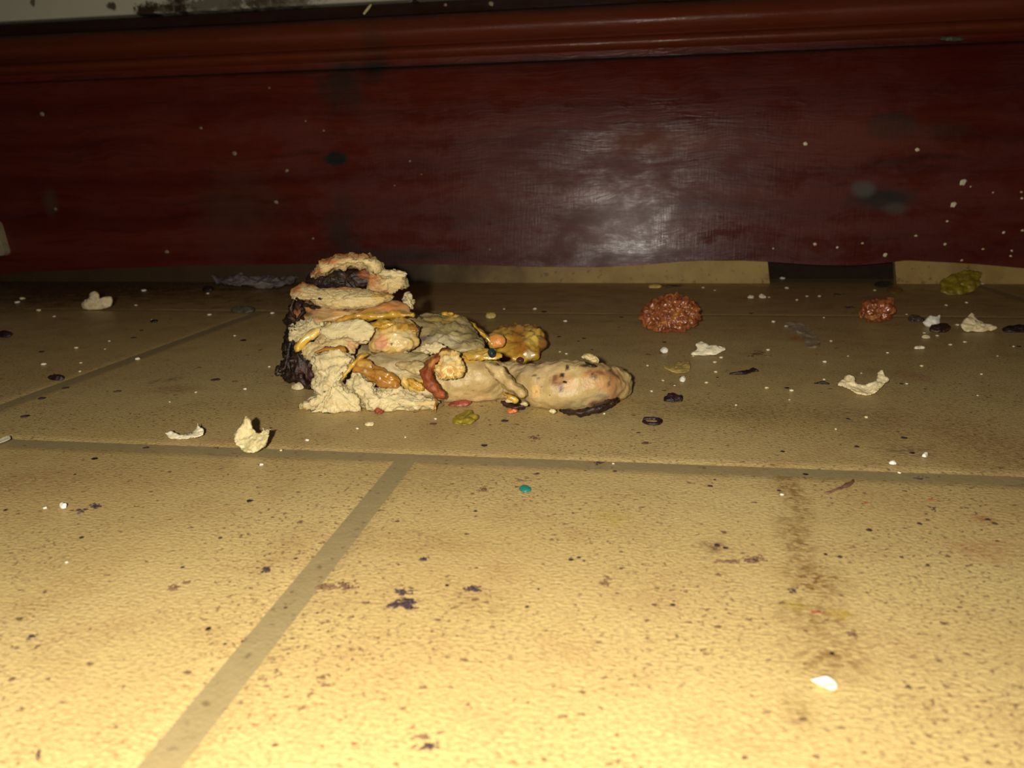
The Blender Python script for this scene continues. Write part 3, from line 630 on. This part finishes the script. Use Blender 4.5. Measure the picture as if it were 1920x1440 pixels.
one(patch('bread_flake', [(1571, 722), (1577, 711), (1588, 702), (1600, 704), (1604, 715), (1618, 720), (1636, 716), (1645, 707), (1645, 698), (1657, 691), (1660, 702), (1667, 711), (1656, 726), (1640, 738), (1624, 742), (1604, 737), (1585, 729)], flakeM, .0007, onfloor(1620, 742).y, onfloor(1620, 742).y+.010, amps=((.0006, 300, 'f'), (.0002, 900, 'f'))), 'pale yellow horseshoe-shaped flake right of centre', 'flake')
one(blob('onion_flake', [(1296, 664), (1306, 655), (1306, 643), (1318, 641), (1330, 648), (1345, 647), (1360, 653), (1354, 660), (1335, 666), (1315, 669)], flakeW, onfloor(1320, 668).y, onfloor(1320, 668).y+.006, .0009, amps=((.0008, 350, 'f'),), n=70, rk=10), 'folded grey-white flake just below the large meat lump', 'flake')
one(blob('cheese_flake', [(1244, 691), (1262, 687), (1288, 683), (1294, 692), (1288, 702), (1268, 703), (1252, 698)], yelM, floor=True, th=.0010, curl=.0012, n=50, rk=10, amps=((.0004, 500, 'f'),), seed=3), 'flat yellowish flake with ragged edge below the grey-white flake', 'flake')
one(blob('bread_flake', [(1803, 610), (1812, 595), (1822, 588), (1834, 598), (1852, 608), (1869, 614), (1858, 621), (1830, 623), (1808, 620)], flakeM, onfloor(1830, 622).y-.001, onfloor(1830, 622).y+.006, .002, amps=((.0007, 350, 'f'), (.0003, 1000, 'f')), n=70, rk=12), 'cream wedge-shaped flake near the right edge', 'flake')
one(blob('bread_lump', [(1731, 603), (1742, 593), (1752, 594), (1762, 591), (1762, 603), (1756, 612), (1744, 614), (1734, 608)], whiteM, onfloor(1745, 613).y-.001, onfloor(1745, 613).y+.002, .002, amps=((.0005, 500, 'f'),), n=50, rk=10), 'bright white bit wedged between two dark seeds', 'crumb')
def oval(px, py, rx, ry, n=12, rot=0): return [(px+rx*math.cos(a)*math.cos(rot)-ry*math.sin(a)*math.sin(rot)*1, py+ry*math.sin(a)+rx*math.cos(a)*math.sin(rot)) for a in [2*math.pi*k/n for k in range(n)]]
def bean(name, px, py, rx, ry, mat, label, cat, rot=0, amp=.0005, th=None):
    k = mpp(onfloor(px, py)); Y = onfloor(px, py+ry*.8).y
    return one(blob(name, oval(px, py, rx, ry, 12, rot), mat, Y, Y+ry*2*k*.8, th or ry*k*1.0, amps=((amp, 450, 'f'), (amp*.5, 1100, 'f')), n=40, rk=9), label, cat)
brn = plain('dark_brown_seed', (.075, .028, .015), (.018, .008, .006), 350, .35, bst=.6)
bean('seed', 1763, 616, 21, 9.5, brn, 'dark brown oval seed in front of the bright white bit', 'seed', -.05)
bean('seed', 1718, 598, 16, 7, plain('grey_brown_seed', (.10, .07, .04), (.03, .02, .012), 350, .3), 'grey-brown seed left of the bright white bit', 'seed', .08)
bean('seed', 1908, 617, 30, 8, blackM, 'black seed cut off by the right edge of the photo', 'seed', -.04)
bean('raisin', 1262, 747, 17, 9, blackM, 'wrinkled black raisin-like bit with a reddish end right of the pizza scrap tip', 'crumb', 0, .0007)
o = one(loft('burnt_ring', [(1206, 786, 0, 3.5, .0006), (1218, 785, 0, 3.5, .0006), (1232, 786, 0, 3.5, .0006), (1239, 790, 0, 4, .0006), (1230, 795, 0, 3.5, .0006), (1215, 794, 0, 3.5, .0006), (1205, 789, 0, 3.5, .0006)], blackM, rest=True, nr=12, amps=((.0002, 700, 'f'),)), 'small flattened black burnt ring below the raisin-like bit', 'crumb')
def sliver(pts, mat, label, cat='crumb', name='burnt_sliver'):
    return one(loft(name, [(x, y, 0, r, .0006) for x, y, r in pts], mat, rest=True, nr=12, amps=((.0003, 600, 'f'),)), label, cat)
sliver([(1367, 701, 1.5), (1385, 700, 3.5), (1400, 698, 4), (1412, 694, 4), (1423, 696, 2)], blackM, 'long thin black sliver between the raisin-like bit and the horseshoe flake')
sliver([(1527, 719, 1.2), (1540, 718, 2.5), (1556, 720, 1.5)], blackM, 'short black sliver just left of the horseshoe flake')
sliver([(1547, 926, 1.5), (1562, 920, 2.5), (1580, 914, 3), (1594, 907, 4), (1598, 903, 2)], plain('pinkish_brown', (.22, .11, .06), (.10, .045, .035), 500, .5), 'pinkish-brown twig-like stick below the long joint at right', name='dried_strip')
# olive bits
B_ = blob('pepper_piece', [(849, 795), (852, 783), (862, 775), (876, 771), (890, 776), (894, 784), (886, 792), (868, 798)], greenM, onfloor(870, 797).y-.0005, onfloor(870, 797).y+.007, .0018, amps=((.0009, 380, 'f'),), n=60, rk=12)
one(B_, 'olive-green pickled pepper piece in front of the pizza scrap', 'vegetable')
one(blob('pepper_peel', [(1762, 545), (1760, 530), (1775, 520), (1800, 512), (1820, 506), (1836, 512), (1838, 528), (1828, 543), (1806, 552), (1780, 553)], greenM, onfloor(1800, 552).y-.003, onfloor(1800, 552).y+.010, .0025, amps=((.0015, 150, 'f'), (.0005, 700, 'f')), n=70, rk=14), 'yellow-green pepper peel leaning by the board at right', 'vegetable')
one(blob('burnt_scrap', [(1721, 512), (1726, 501), (1740, 497), (1752, 501), (1768, 504), (1758, 511), (1748, 514), (1730, 516)], blackM, onfloor(1740, 524).y-.006, onfloor(1740, 524).y-.006, .002, amps=((.0009, 400, 'f'),), n=40, rk=8), 'black ragged scrap behind the yellow-green peel', 'crumb')
bean('burnt_crumb', 1862, 496, 13, 7, blackM, 'black crumb against the bottom of the board at far right', 'crumb')
one(blob('dried_leaf', oval(1657, 534, 18, 6), greyM, floor=True, th=.001, n=36, rk=8, amps=((.0004, 500, 'f'),)), 'flat grey-green scrap left of the yellow-green peel', 'crumb')
one(blob('cheese_flake', oval(1678, 544, 15, 6), plain('amber_bit', (.38, .18, .03), (.26, .10, .02), 400, .5), floor=True, th=.001, n=36, rk=8, amps=((.0004, 500, 'f'),)), 'amber crumb beside the flat grey-green scrap', 'crumb')
# clear onion skin film on the floor
def film_mat(name, col, tr, rough):
    m = N(name); m.b.inputs['Base Color'].default_value = (*col, 1); m.b.inputs['Roughness'].default_value = rough
    m.b.inputs['Alpha'].default_value = tr; m.b.inputs['Specular IOR Level'].default_value = 1.0
    m.bump(m.noise(m.pos(), 500, 4), .6, .001); return m.m
def sheet(name, poly, mat, amp, sc, th=.00008, lift=.0006, n=60, rk=12, stand=None):
    P = catmull(poly, n, True); P = np.array(P); c = P.mean(0); vs = []; fs = []
    def q(a):
        if stand:
            p = at(a[0], a[1], stand[0] + (stand[1]-stand[0])*(max(P[:, 1])-a[1])/(np.ptp(P[:, 1])))
        else: p = onfloor(a[0], a[1])
        p = p.copy(); p.z += lift + amp*(fbm(p, sc, 4)); 
        if stand: p.y += amp*fbm(p+Vector((5, 5, 5)), sc, 3)
        p.z = max(p.z, .0003); return p
    vs.append(q(c))
    for k in range(1, rk+1):
        for a in P: vs.append(q(c+(a-c)*k/rk))
    for j in range(n): fs.append((0, 1+j, 1+(j+1) % n))
    for k in range(rk-1):
        for j in range(n): a = 1+k*n+j; b = 1+k*n+(j+1) % n; fs.append((a, a+n, b+n, b))
    me = bpy.data.meshes.new(name); me.from_pydata([tuple(v) for v in vs], [], fs)
    for p in me.polygons: p.use_smooth = True
    o = place(link(name, me, mat)); md = o.modifiers.new('solid', 'SOLIDIFY'); md.thickness = th; md.offset = 1; return o
one(sheet('onion_skin', [(1474, 606), (1490, 604), (1510, 612), (1528, 628), (1538, 644), (1532, 656), (1512, 652), (1508, 636), (1488, 624), (1472, 618)], film_mat('clear_skin', (.60, .50, .33), .35, .25), .0012, 150), 'translucent curled onion skin on the floor left of the horseshoe flake', 'peel')
one(sheet('plastic_film', [(372, 512), (420, 498), (480, 492), (545, 494), (566, 510), (560, 530), (530, 544), (470, 546), (415, 538)], film_mat('clear_film', (.42, .35, .35), .6, .08), .0042, 110, lift=.0034, n=150, rk=34, th=.00012), 'crumpled shiny clear film at the foot of the board behind the pizza scrap', 'plastic film')
crumbW2 = plain('torn_crumb', (.66, .56, .34), (.5, .4, .2), 500, .7)
# small colour bits
one(blob('teal_fleck', [(973, 916), (980, 911), (990, 913), (997, 919), (988, 923), (978, 922)], tealM, floor=True, th=.0007, n=30, rk=6), 'tiny teal green fleck in the middle of the floor', 'fleck')
one(blob('white_fleck', [(1519, 1286), (1532, 1283), (1548, 1277), (1564, 1284), (1570, 1296), (1560, 1302), (1540, 1295)], whiteM, floor=True, th=.0006, curl=.0008, n=36, rk=6), 'bright white fleck near the bottom at right', 'fleck')
for (x, y, rx, ry, mt, nm, lb) in (
    (710, 771, 9, 7, redM, 'tomato_bit', 'dark red round bit tucked under the white bread of the scrap'),
    (862, 757, 22, 7, redM, 'tomato_bit', 'brick-red bit under the middle of the dough finger'),
    (960, 770, 10, 6, orgM, 'carrot_bit', 'small orange bit in front of the dough finger'),
    (573, 733, 1, 1, whiteM, '', ''),
    (558, 725, 11, 8, crumbW2, 'bread_lump', 'small white bread bit at the left foot of the pizza scrap'),
    (105, 708, 15, 7, blackM, 'burnt_crumb', 'black lump beside the slanting joint at left'),
    (9, 627, 12, 8, blackM, 'burnt_crumb', 'black lump cut by the left edge of the photo'),
    (389, 542, 10, 6, blackM, 'burnt_crumb', 'dark crumb just below the clear film'),
    (455, 581, 22, 8, greyM, 'seed', 'dull green oval seed at the far end of the slanting joint'),
    (288, 602, 7, 4, blackM, 'burnt_crumb', 'dark crumb between the pale three-lobed lump and the slanting joint'),
    (119, 950, 6, 6, whiteM, 'bread_crumb', 'white ring-like crumb beside the grey pair at lower left'),
    (693, 795, 8, 5, flakeM, 'bread_crumb', 'pale crumb in front of the white bread of the scrap'),
    (920, 592, 10, 7, yelM, 'cheese_crumb', 'pale yellow crumb behind the cheese rind'),
    (1246, 657, 6, 7, whiteM, 'bread_crumb', 'white crumb just below the large meat lump'),
    (1280, 711, 6, 7, whiteM, 'bread_crumb', 'bluish white crumb under the flat yellowish flake'),
    (1228, 537, 12, 5, yelM, 'cheese_crumb', 'pale flat crumb behind the large meat lump'),
    (958, 499, 9, 7, blackM, 'burnt_crumb', 'black crumb at the foot of the board behind the scrap'),
    (1263, 517, 5, 4, blackM, 'burnt_crumb', 'tiny round black crumb below the board, above the large meat lump'),
    (1160, 770, 1, 1, whiteM, '', ''),
    (1150, 755, 6, 4, flakeM, 'bread_crumb', 'pale crumb against the charred tip of the dough finger'),
    (1430, 556, 7, 4.5, flakeW, 'bread_crumb', 'larger pale crumb of the pair between the two meat lumps'),
    (1408, 557, 6, 3.5, flakeW, 'bread_crumb', 'smaller pale crumb of the pair between the two meat lumps'),
    (1735, 632, 8, 4, flakeM, 'bread_crumb', 'pale crumb below the dark brown seed'),
    (1724, 652, 10, 4, flakeW, 'bread_crumb', 'flat white crumb lying farthest below the dark brown seed'),
    (1674, 868, 5, 4, whiteM, 'bread_crumb', 'round white crumb just above the long joint at right'),
    (1735, 854, 5, 5, whiteM, 'bread_crumb', 'white crumb right of the round white crumb above the long joint'),
    (1345, 558, 1, 1, whiteM, '', '')):
    if nm: bean(nm, x, y, rx, ry, mt, lb, 'seed' if nm == 'seed' else 'vegetable' if 'bit' in nm else 'crumb', random.uniform(-.1, .1), .0004)

# dark dried smears, flat on the vinyl
def smear(px, py, rx, ry, mat, label, group=None, seed=0, th=.00022):
    """dried dirt: a ragged film of overlapping tiny flat scabs, one mesh"""
    rnd = random.Random(int(px*7+py)); bm = bmesh.new()
    n = max(7, int(rx*ry/4)); parts = [(0, 0, .4)] + [(rnd.gauss(0, .48), rnd.gauss(0, .48), rnd.uniform(.12, .30)) for _ in range(min(n, 40))]
    for (a, b, sc) in parts:
        c = onfloor(px+a*rx, py+b*ry); k = mpp(c); hy = (onfloor(px, py-ry)-onfloor(px, py+ry)).length/2
        wx, wy = rx*k*sc*rnd.uniform(.7, 1.5), hy*sc*rnd.uniform(.6, 1.2); m_ = 11; vs_ = []
        top = bm.verts.new(c+Vector((0, 0, th)))
        for q in range(m_):
            t = 2*math.pi*q/m_; f = 1+.5*noise.noise(Vector((math.cos(t)*1.7+px, math.sin(t)*1.7+a*9, py)))+rnd.uniform(-.15, .15)
            vs_.append(bm.verts.new(c+Vector((math.cos(t)*wx*f, math.sin(t)*wy*f, .00003))))
        for q in range(m_): bm.faces.new((top, vs_[q], vs_[(q+1) % m_]))
        bm.faces.new(vs_[::-1])
    me = bpy.data.meshes.new('dried_smear'); bm.to_mesh(me); bm.free()
    for p in me.polygons: p.use_smooth = True
    return one(place(link('dried_smear', me, mat)), label, 'dirt', group)
SMR = ((757, 1133, 26, 11, 'purple-black forked smear in the centre foreground'), (756, 1110, 18, 6, 'upper narrow part of the purple-black forked smear'), (645, 1098, 15, 8, 'dark blob at the right end of the brown bar smear'),
       (610, 1101, 20, 6, 'brown bar-shaped smear right of the slanting front joint'), (498, 1067, 14, 6, 'dark star-shaped smear left of the slanting front joint'), (325, 1103, 12, 6, 'dark smear with brown crumbs left of the front joint'),
       (348, 1094, 12, 4, 'brown spatter beside the dark smear left of the front joint'), (888, 1105, 14, 7, 'star-shaped dark smear right of the forked smear'), (793, 1049, 10, 5, 'small round dark smear above the forked smear'),
       (1136, 1093, 14, 6, 'dark smear with a faint tail right of centre'), (1362, 1053, 24, 4, 'left half of the long grey-brown streak'), (1410, 1050, 20, 6, 'right half of the long grey-brown streak'),
       (1488, 1107, 9, 6, 'small square dark spot beside the dirt trail'), (804, 1399, 19, 7, 'dark oval smear at the bottom edge, right of the pair'), (788, 1383, 18, 5, 'brown smear at the bottom edge, left of the pair'),
       (608, 1285, 10, 5, 'reddish-brown spot right of the slanting joint near the bottom'), (60, 1193, 11, 4.5, 'dark oval spot at far left of the foreground'), (70, 1416, 8, 7, 'dark round spot in the bottom left corner'),
       (150, 957, 14, 4, 'left grey piece of the grey pair at left'), (181, 949, 15, 4, 'right dark piece of the grey pair at left'), (907, 918, 13, 6, 'faint grey-purple spot left of the teal fleck'),
       (1003, 821, 12, 6, 'faint brown oval spot above the long joint'), (1122, 868, 12, 4, 'dark spot lying on the long joint near the centre'), (1724, 898, 10, 3.5, 'dark spot lying on the long joint at right'),
       (1752, 956, 8, 5, 'dark spot below the long joint at right'), (1827, 966, 6, 4, 'small brown spot near the right edge'), (1703, 1288, 8, 6, 'blurred grey spot near the bottom right'),
       (1325, 1227, 9, 4, 'small purple-brown spot in the lower right foreground'), (1600, 1190, 12, 7, 'brown smear at the right of the dirt trail'), (1120, 1150, 0, 0, ''), (980, 902, 16, 3, 'squiggly brown hair-like mark above the teal fleck'),
       (1005, 889, 12, 2, 'thin dark wisp above the teal fleck'), (1750, 1317, 6, 7, 'faint grey spot nearest the bottom right corner'), (1570, 552, 14, 3, 'thin dark streak left of the grey-green scrap'),
       (1590, 577, 14, 3, 'thin dark streak just left of the small meat lump'), (1260, 535, 20, 3, 'dark streak beside the pale flat crumb'), (1420, 664, 18, 5, 'brown smudge between the flakes'))
browns = plain('brown_smear', (.10, .05, .022), (.19, .105, .045), 600, .6)
for i, (x, y, rx, ry, lb) in enumerate(SMR):
    if lb: smear(x, y, rx, ry, browns if ('brown' in lb or 'faint' in lb) else purpleM, lb, seed=i*3.7)
smear(1532, 1148, 12, 4, redM, 'bright red speck on the yellow dirt trail', seed=2); smear(1624, 943, 6, 3, redM, 'red dot below the pinkish stick', seed=5); smear(663, 1394, 7, 5, redM, 'red dot near the bottom edge', seed=8)
smear(1745, 937, 8, 3, redM, 'thin red speck below the long joint at right', seed=11)

# tiny crumbs and specks: shared meshes, one object each
def crumb_mesh(name, mat, seed):
    bm = bmesh.new(); bmesh.ops.create_icosphere(bm, subdivisions=2, radius=1)
    for v in bm.verts: v.co *= 1+.5*noise.noise(v.co*1.6+Vector((seed*3.3, 0, 0))); v.co.z *= .75
    me = bpy.data.meshes.new(name); bm.to_mesh(me); bm.free(); me.materials.append(mat)
    for p in me.polygons: p.use_smooth = True
    return me
pale_meshes = [crumb_mesh('bread_crumb', m_, i) for i, m_ in enumerate((whiteM, flakeW, flakeM, whiteM, flakeM))]
dark_meshes = [crumb_mesh('burnt_crumb', m_, i+9) for i, m_ in enumerate((blackM, purpleM, browns))]
LM = [((760, 690), 'pizza scrap'), ((1257, 595), 'large meat lump'), ((1637, 588), 'small meat lump'), ((1620, 718), 'horseshoe flake'), ((1262, 746), 'raisin-like bit'), ((1763, 616), 'dark brown seed'), ((472, 820), 'pronged flake'),
      ((345, 812), 'white curled flake'), ((182, 566), 'three-lobed pale lump'), ((165, 953), 'grey pair at left'), ((105, 708), 'black lump on the slanting joint'), ((1325, 655), 'grey-white flake'), ((1268, 693), 'flat yellowish flake'),
      ((455, 581), 'dull green seed'), ((984, 917), 'teal fleck'), ((757, 1128), 'forked dark smear'), ((1545, 1288), 'bright white fleck'), ((1800, 530), 'yellow-green peel'), ((1572, 915), 'pinkish stick'), ((1385, 1051), 'grey-brown streak'),
      ((870, 784), 'olive pepper piece'), ((1150, 725), 'toasted tip of the scrap'), ((498, 1067), 'star-shaped smear by the front joint'), ((60, 1193), 'dark oval spot at far left'), ((1221, 789), 'black burnt ring'), ((1488, 1107), 'square dark spot'), ((970, 640), 'yellow cheese lump'), ((1888, 617), 'black seed at the right edge')]
LMB = [((440, 288), 'brightest left fleck on the red board'), ((1668, 237), 'upper right knot of the red board'), ((1655, 372), 'grey scar in the red board'), ((628, 298), 'small dark knot in the red board'), ((1806, 342), 'largest white fleck on the red board'),
       ((1560, 505), 'dark gap under the board'), ((5, 440), 'cream bracket on the board'), ((687, 15), 'pale splinter on the moulding'), ((1280, 440), 'shiny worn patch of the board'), ((1788, 384), 'white fleck under the largest one')]
PEND = []
def relabel():
    """every speck gets its own words: which side of which landmark, and its rank by nearness there"""
    from collections import defaultdict
    b = defaultdict(list)
    for (o, kind, x, y, lms, vs_) in PEND:
        (lx, ly), nm = min(lms, key=lambda L: math.hypot(L[0][0]-x, vs_*(L[0][1]-y)))
        ddx, ddy = x-lx, vs_*(y-ly); fl_ = lms is LM
        side = ('right of' if ddx > 0 else 'left of') if abs(ddx) > abs(ddy) else (('in front of' if fl_ else 'below') if ddy > 0 else ('behind' if fl_ else 'above'))
        b[kind, side, nm].append((math.hypot(ddx, ddy), o))
    ORD = ['nearest', 'second nearest', 'third nearest', 'fourth nearest', 'fifth nearest', 'sixth nearest', 'seventh nearest', 'eighth nearest', 'ninth nearest', 'tenth nearest', 'eleventh nearest', 'twelfth nearest']
    for (kind, side, nm), L in b.items():
        L.sort(key=lambda q: q[0])
        for i, (_, o) in enumerate(L): o['label'] = f'{kind} {side} the {nm}' if len(L) == 1 else f'{kind} {side} the {nm}, {ORD[i]}'
def speck(name, me, px, py, r, label, group, flat=1.0):
    p = onfloor(px, py); k = mpp(p); o = bpy.data.objects.new(name, me); C.objects.link(o)
    r *= .85; o.location = (p.x, p.y, r*k*.55*flat); o.scale = (r*k*1.15, r*k*1.15, r*k*flat); o.rotation_euler = (0, 0, random.uniform(0, 6))
    PEND.append((o, 'tiny pale crumb' if flat > .5 else 'small dark speck', px, py, LM, 2)); return tag(o, label, 'crumb', group)
PALE_L = [(33, 568, 5), (42, 561, 5), (73, 583, 5), (102, 594, 3), (270, 546, 5), (393, 591, 4), (511, 588, 4), (143, 653, 4), (82, 684, 5), (258, 674, 5), (460, 730, 3.5), (152, 681, 3), (390, 551, 3), (255, 573, 3), (205, 640, 2.5), (367, 736, 2.5), (197, 655, 2), (150, 697, 3), (285, 600, 2), (440, 630, 2.5), (505, 688, 2.5), (318, 754, 2)]
PALE_F = [(490, 872, 4), (527, 845, 3.5), (576, 826, 4), (670, 804, 3), (817, 786, 3), (85, 953, 4), (1150, 870, 3), (1466, 928, 3.5), (1686, 887, 4), (125, 1055, 3), (760, 820, 2), (1300, 668, 2.5)]
PALE_R = [(1214, 686, 3), (1340, 680, 4), (1352, 671, 3.5), (1475, 541, 4), (1494, 563, 3), (1450, 604, 4), (1474, 613, 4), (1325, 718, 3.5), (1243, 714, 3), (1222, 734, 3), (1437, 728, 4), (1484, 733, 4.5), (1546, 679, 4), (1545, 712, 3), (1467, 523, 5), (1342, 698, 3.5), (1440, 657, 4), (1733, 625, 3), (1757, 630, 3), (1795, 610, 4), (1809, 642, 3.5), (1782, 647, 3.5), (1664, 662, 3), (1728, 687, 4), (1558, 640, 3), (1624, 783, 4), (1567, 805, 2.5), (1480, 750, 2.5), (1310, 660, 2), (1003, 580, 4), (1060, 603, 4), (945, 580, 2.5), (1050, 660, 2.5), (1062, 664, 3), (1133, 776, 2.5), (1442, 558, 2.5), (1513, 556, 2.5), (1536, 556, 3), (1640, 545, 3), (1700, 590, 2), (1545, 596, 2), (1774, 573, 3), (1812, 568, 3), (1842, 533, 3), (1900, 650, 2.5), (1870, 668, 2), (1590, 668, 2), (1340, 545, 2.5), (1318, 540, 3), (1700, 720, 2.5), (1840, 702, 2.5), (1833, 742, 2), (1615, 700, 2), (1380, 760, 2.5), (1265, 723, 2)]
for lst, lb, gr in ((PALE_L, 'tiny pale crumb on the dark floor left of the pizza scrap', 'pale crumbs left of the pizza scrap'), (PALE_F, 'tiny pale crumb on or below the long floor joint', 'pale crumbs by the long joint'), (PALE_R, 'tiny pale crumb on the floor right of the pizza scrap', 'pale crumbs right of the pizza scrap')):
    for i, (x, y, r) in enumerate(lst): speck('bread_crumb', pale_meshes[(i*7+int(x)) % 5], x, y, r, lb, gr, .7)
DARK_L = [(250, 634, 5), (457, 639, 6), (405, 713, 8), (78, 660, 5), (47, 782, 8), (220, 735, 7), (440, 716, 5), (453, 757, 2.5), (78, 748, 7), (124, 728, 6), (178, 861, 6), (140, 890, 3), (274, 840, 5), (405, 841, 4), (82, 805, 3), (35, 664, 4), (265, 620, 4), (373, 690, 4), (487, 657, 3), (10, 957, 4), (320, 598, 2)]
DARK_F = [(390, 1180, 6), (90, 1274, 4), (22, 1275, 6), (468, 940, 6), (413, 1009, 4), (342, 1064, 4), (153, 1008, 4), (422, 1208, 4), (455, 1202, 3), (535, 1140, 3), (554, 1048, 4), (891, 959, 4), (988, 1138, 4), (838, 1098, 4), (690, 1130, 3), (595, 1150, 3), (1227, 1135, 5), (908, 836, 6), (1153, 884, 4), (1197, 812, 4), (1210, 832, 7), (812, 796, 7), (888, 790, 6), (919, 797, 3), (946, 790, 7), (1262, 1135, 5), (745, 978, 4), (665, 1090, 2.5), (1070, 1050, 5), (1085, 1046, 4), (812, 1217, 3), (634, 1212, 3), (1010, 1105, 3), (1095, 1052, 3), (540, 1226, 3)]
DARK_R = [(1467, 847, 4), (1510, 890, 5), (1332, 912, 5), (1345, 1024, 6), (1360, 1028, 5), (1725, 983, 5), (1630, 995, 6), (1460, 920, 4), (1695, 822, 6), (1560, 1226, 5), (1408, 588, 4), (1471, 591, 2.5), (1245, 642, 4), (1215, 666, 6), (1240, 663, 4), (1265, 722, 4), (1245, 733, 4), (1475, 728, 5), (1568, 654, 4), (1557, 730, 4), (1590, 786, 4), (1606, 838, 5), (1345, 708, 2.5), (1910, 650, 4), (1690, 720, 4), (1800, 720, 3), (1095, 635, 4), (1020, 585, 5), (1048, 632, 4), (1085, 640, 3), (1160, 614, 3), (1165, 595, 4), (1110, 656, 3), (1710, 850, 5), (1735, 730, 3), (1575, 1045, 5), (1548, 1040, 4), (1340, 900, 3), (1740, 1060, 4), (1690, 1045, 4), (1620, 925, 3), (1870, 1015, 4), (1852, 975, 5), (1865, 982, 5)]
for lst, lb, gr in ((DARK_L, 'small dark speck on the floor left of the pizza scrap', 'dark specks left of the pizza scrap'), (DARK_F, 'small dark speck on the floor in the left and central foreground', 'dark specks in the foreground'), (DARK_R, 'small dark speck on the right-hand floor', 'dark specks at right')):
    for i, (x, y, r) in enumerate(lst): speck('burnt_crumb', dark_meshes[(i*5+int(x)) % 3], x, y, r, lb, gr, .35)

board_meshes = [crumb_mesh('paint_fleck', flakeW, 31), crumb_mesh('paint_fleck', flakeM, 32), crumb_mesh('paint_fleck', plain('dull_fleck', (.35, .26, .18), (.22, .14, .09), 500, .6), 33)]
# flecks stuck to the board
def on_board(px, py, r, label, group, mesh=None, name='paint_fleck'):
    p = onboard(px, py)
    if py < 110: p.y += .002
    k = mpp(p); o = bpy.data.objects.new(name, mesh or board_meshes[int(px) % 2 if px > 1400 else 2]); C.objects.link(o)
    r *= .8; o.location = p; o.scale = (r*k, r*k*.5, r*k*1.1); o.rotation_euler = (0, random.uniform(-.6, .6), 0)
    if group: PEND.append((o, 'tiny fleck', px, py, LMB, 1))
    return tag(o, label, 'fleck', group)
one_ = (((440, 288, 6), 'brightest pale fleck on the left half of the red board'), ((518, 379, 5), 'pale fleck on the board above and left of the pizza scrap'), ((538, 320, 4.5), 'pale fleck on the board below right of the brightest left one'),
        ((1806, 342, 8), 'largest white fleck on the board at right'), ((1788, 384, 7), 'white fleck on the board below the largest right one'), ((1510, 270, 5), 'pale fleck on the board left of the upper right knot'), ((1720, 281, 5), 'pale fleck on the board just below the upper right knot'),
        ((1660, 478, 5), 'pale fleck at the bottom edge of the board above the dark gap'), ((79, 214, 6), 'dim pale fleck on the far left of the board'), ((920, 6, 6), 'pale fleck on top of the moulding'), ((377, 240, 4), 'dim fleck on the board above left of the brightest left one'))
for (q, lb) in one_: on_board(*q, lb, None)
for (x, y, r) in ((573, 227, 2.5), (607, 245, 3), (769, 302, 3), (587, 447, 3), (918, 468, 3), (483, 75, 4), (834, 8, 4), (505, 165, 3), (313, 472, 5), (62, 76, 3), (1528, 458, 4), (1772, 458, 3.5), (1717, 442, 3.5), (1617, 456, 3), (1820, 350, 2), (1915, 360, 3), (1882, 436, 3.5), (1917, 432, 3.5), (1843, 467, 3), (1897, 470, 3), (1570, 464, 3), (1862, 361, 2), (1776, 415, 3), (1916, 372, 3), (104, 392, 4), (790, 327, 2), (740, 348, 2), (1450, 466, 2), (1895, 480, 3), (1803, 488, 3)):
    on_board(x, y, r, 'tiny pale fleck stuck on the red skirting board', 'tiny flecks on the skirting board')
relabel()
def rod(name, a, b, r, mat):
    t = (b-a).normalized(); u = t.orthogonal().normalized(); v = t.cross(u); rings = []
    for k in range(9):
        c = a+(b-a)*k/8; rr = r*(.7+.3*math.sin(math.pi*k/8)); rings.append([c+u*rr*math.cos(w_)+v*rr*math.sin(w_) for w_ in [2*math.pi*j/8 for j in range(8)]])
    return place(link(name, from_rings(name, rings, a, b), mat))
pa = onboard(692, 6); pb = onboard(683, 27); pa.y += .004; pb.y -= .001
one(rod('wood_splinter', pa, pb, .0009, flakeM), 'pale splinter sticking out over the top moulding', 'splinter')
cb = onboard(1785, 73); o = one(blob('dust_tuft', oval(1785, 73, 24, 5), greyM, cb.y-.0035, cb.y-.0035, .0015, n=36, rk=6, amps=((.0006, 700, 'f'),)), 'grey dust tuft in the groove under the moulding at right', 'dust')
# pale fitting at the left edge, screwed to the board
def fitting():
    p0 = onboard(2, 412); p1 = onboard(21, 478)
    r = empty('wall_fitting', (p1.x-.015, p1.y-.004, p1.z)); tag(r, 'worn cream bracket on the board cut off by the left edge', 'bracket')
    M = plain('cream_worn', (.42, .36, .22), (.30, .24, .14), 90, .5)
    bm = bmesh.new(); prof = [(p1.x-.03, p1.z), (p1.x-.002, p1.z), (p1.x, p1.z+.002), (p0.x+.0005, p0.z-.002), (p0.x-.002, p0.z), (p1.x-.03, p0.z)]
    yf = p1.y-.006; a = [bm.verts.new((x, yf, z)) for x, z in prof]; b = [bm.verts.new((x, yf+.008, z)) for x, z in prof]
    bm.faces.new(a); bm.faces.new(b[::-1])
    for i in range(6): bm.faces.new((a[i], b[i], b[(i+1) % 6], a[(i+1) % 6]))
    bmesh.ops.recalc_face_normals(bm, faces=bm.faces); bmesh.ops.bevel(bm, geom=bm.edges[:], offset=.0006, segments=2, affect='EDGES')
    me = bpy.data.meshes.new('plate'); bm.to_mesh(me); bm.free(); place(link('plate', me, M), r)
    bm = bmesh.new(); h_ = p0.z-p1.z
    bmesh.ops.create_cube(bm, size=1)
    for v in bm.verts: v.co = Vector((p1.x-.015+v.co.x*.026, yf-.0006+v.co.y*.001, p1.z+h_*.30+v.co.z*h_*.12))
    me = bpy.data.meshes.new('band'); bm.to_mesh(me); bm.free(); k = place(link('band', me, plain('grey_band', (.12, .10, .10), (.2, .17, .15), 200, .5)), r); k['label'] = 'dull grey band'
fitting()
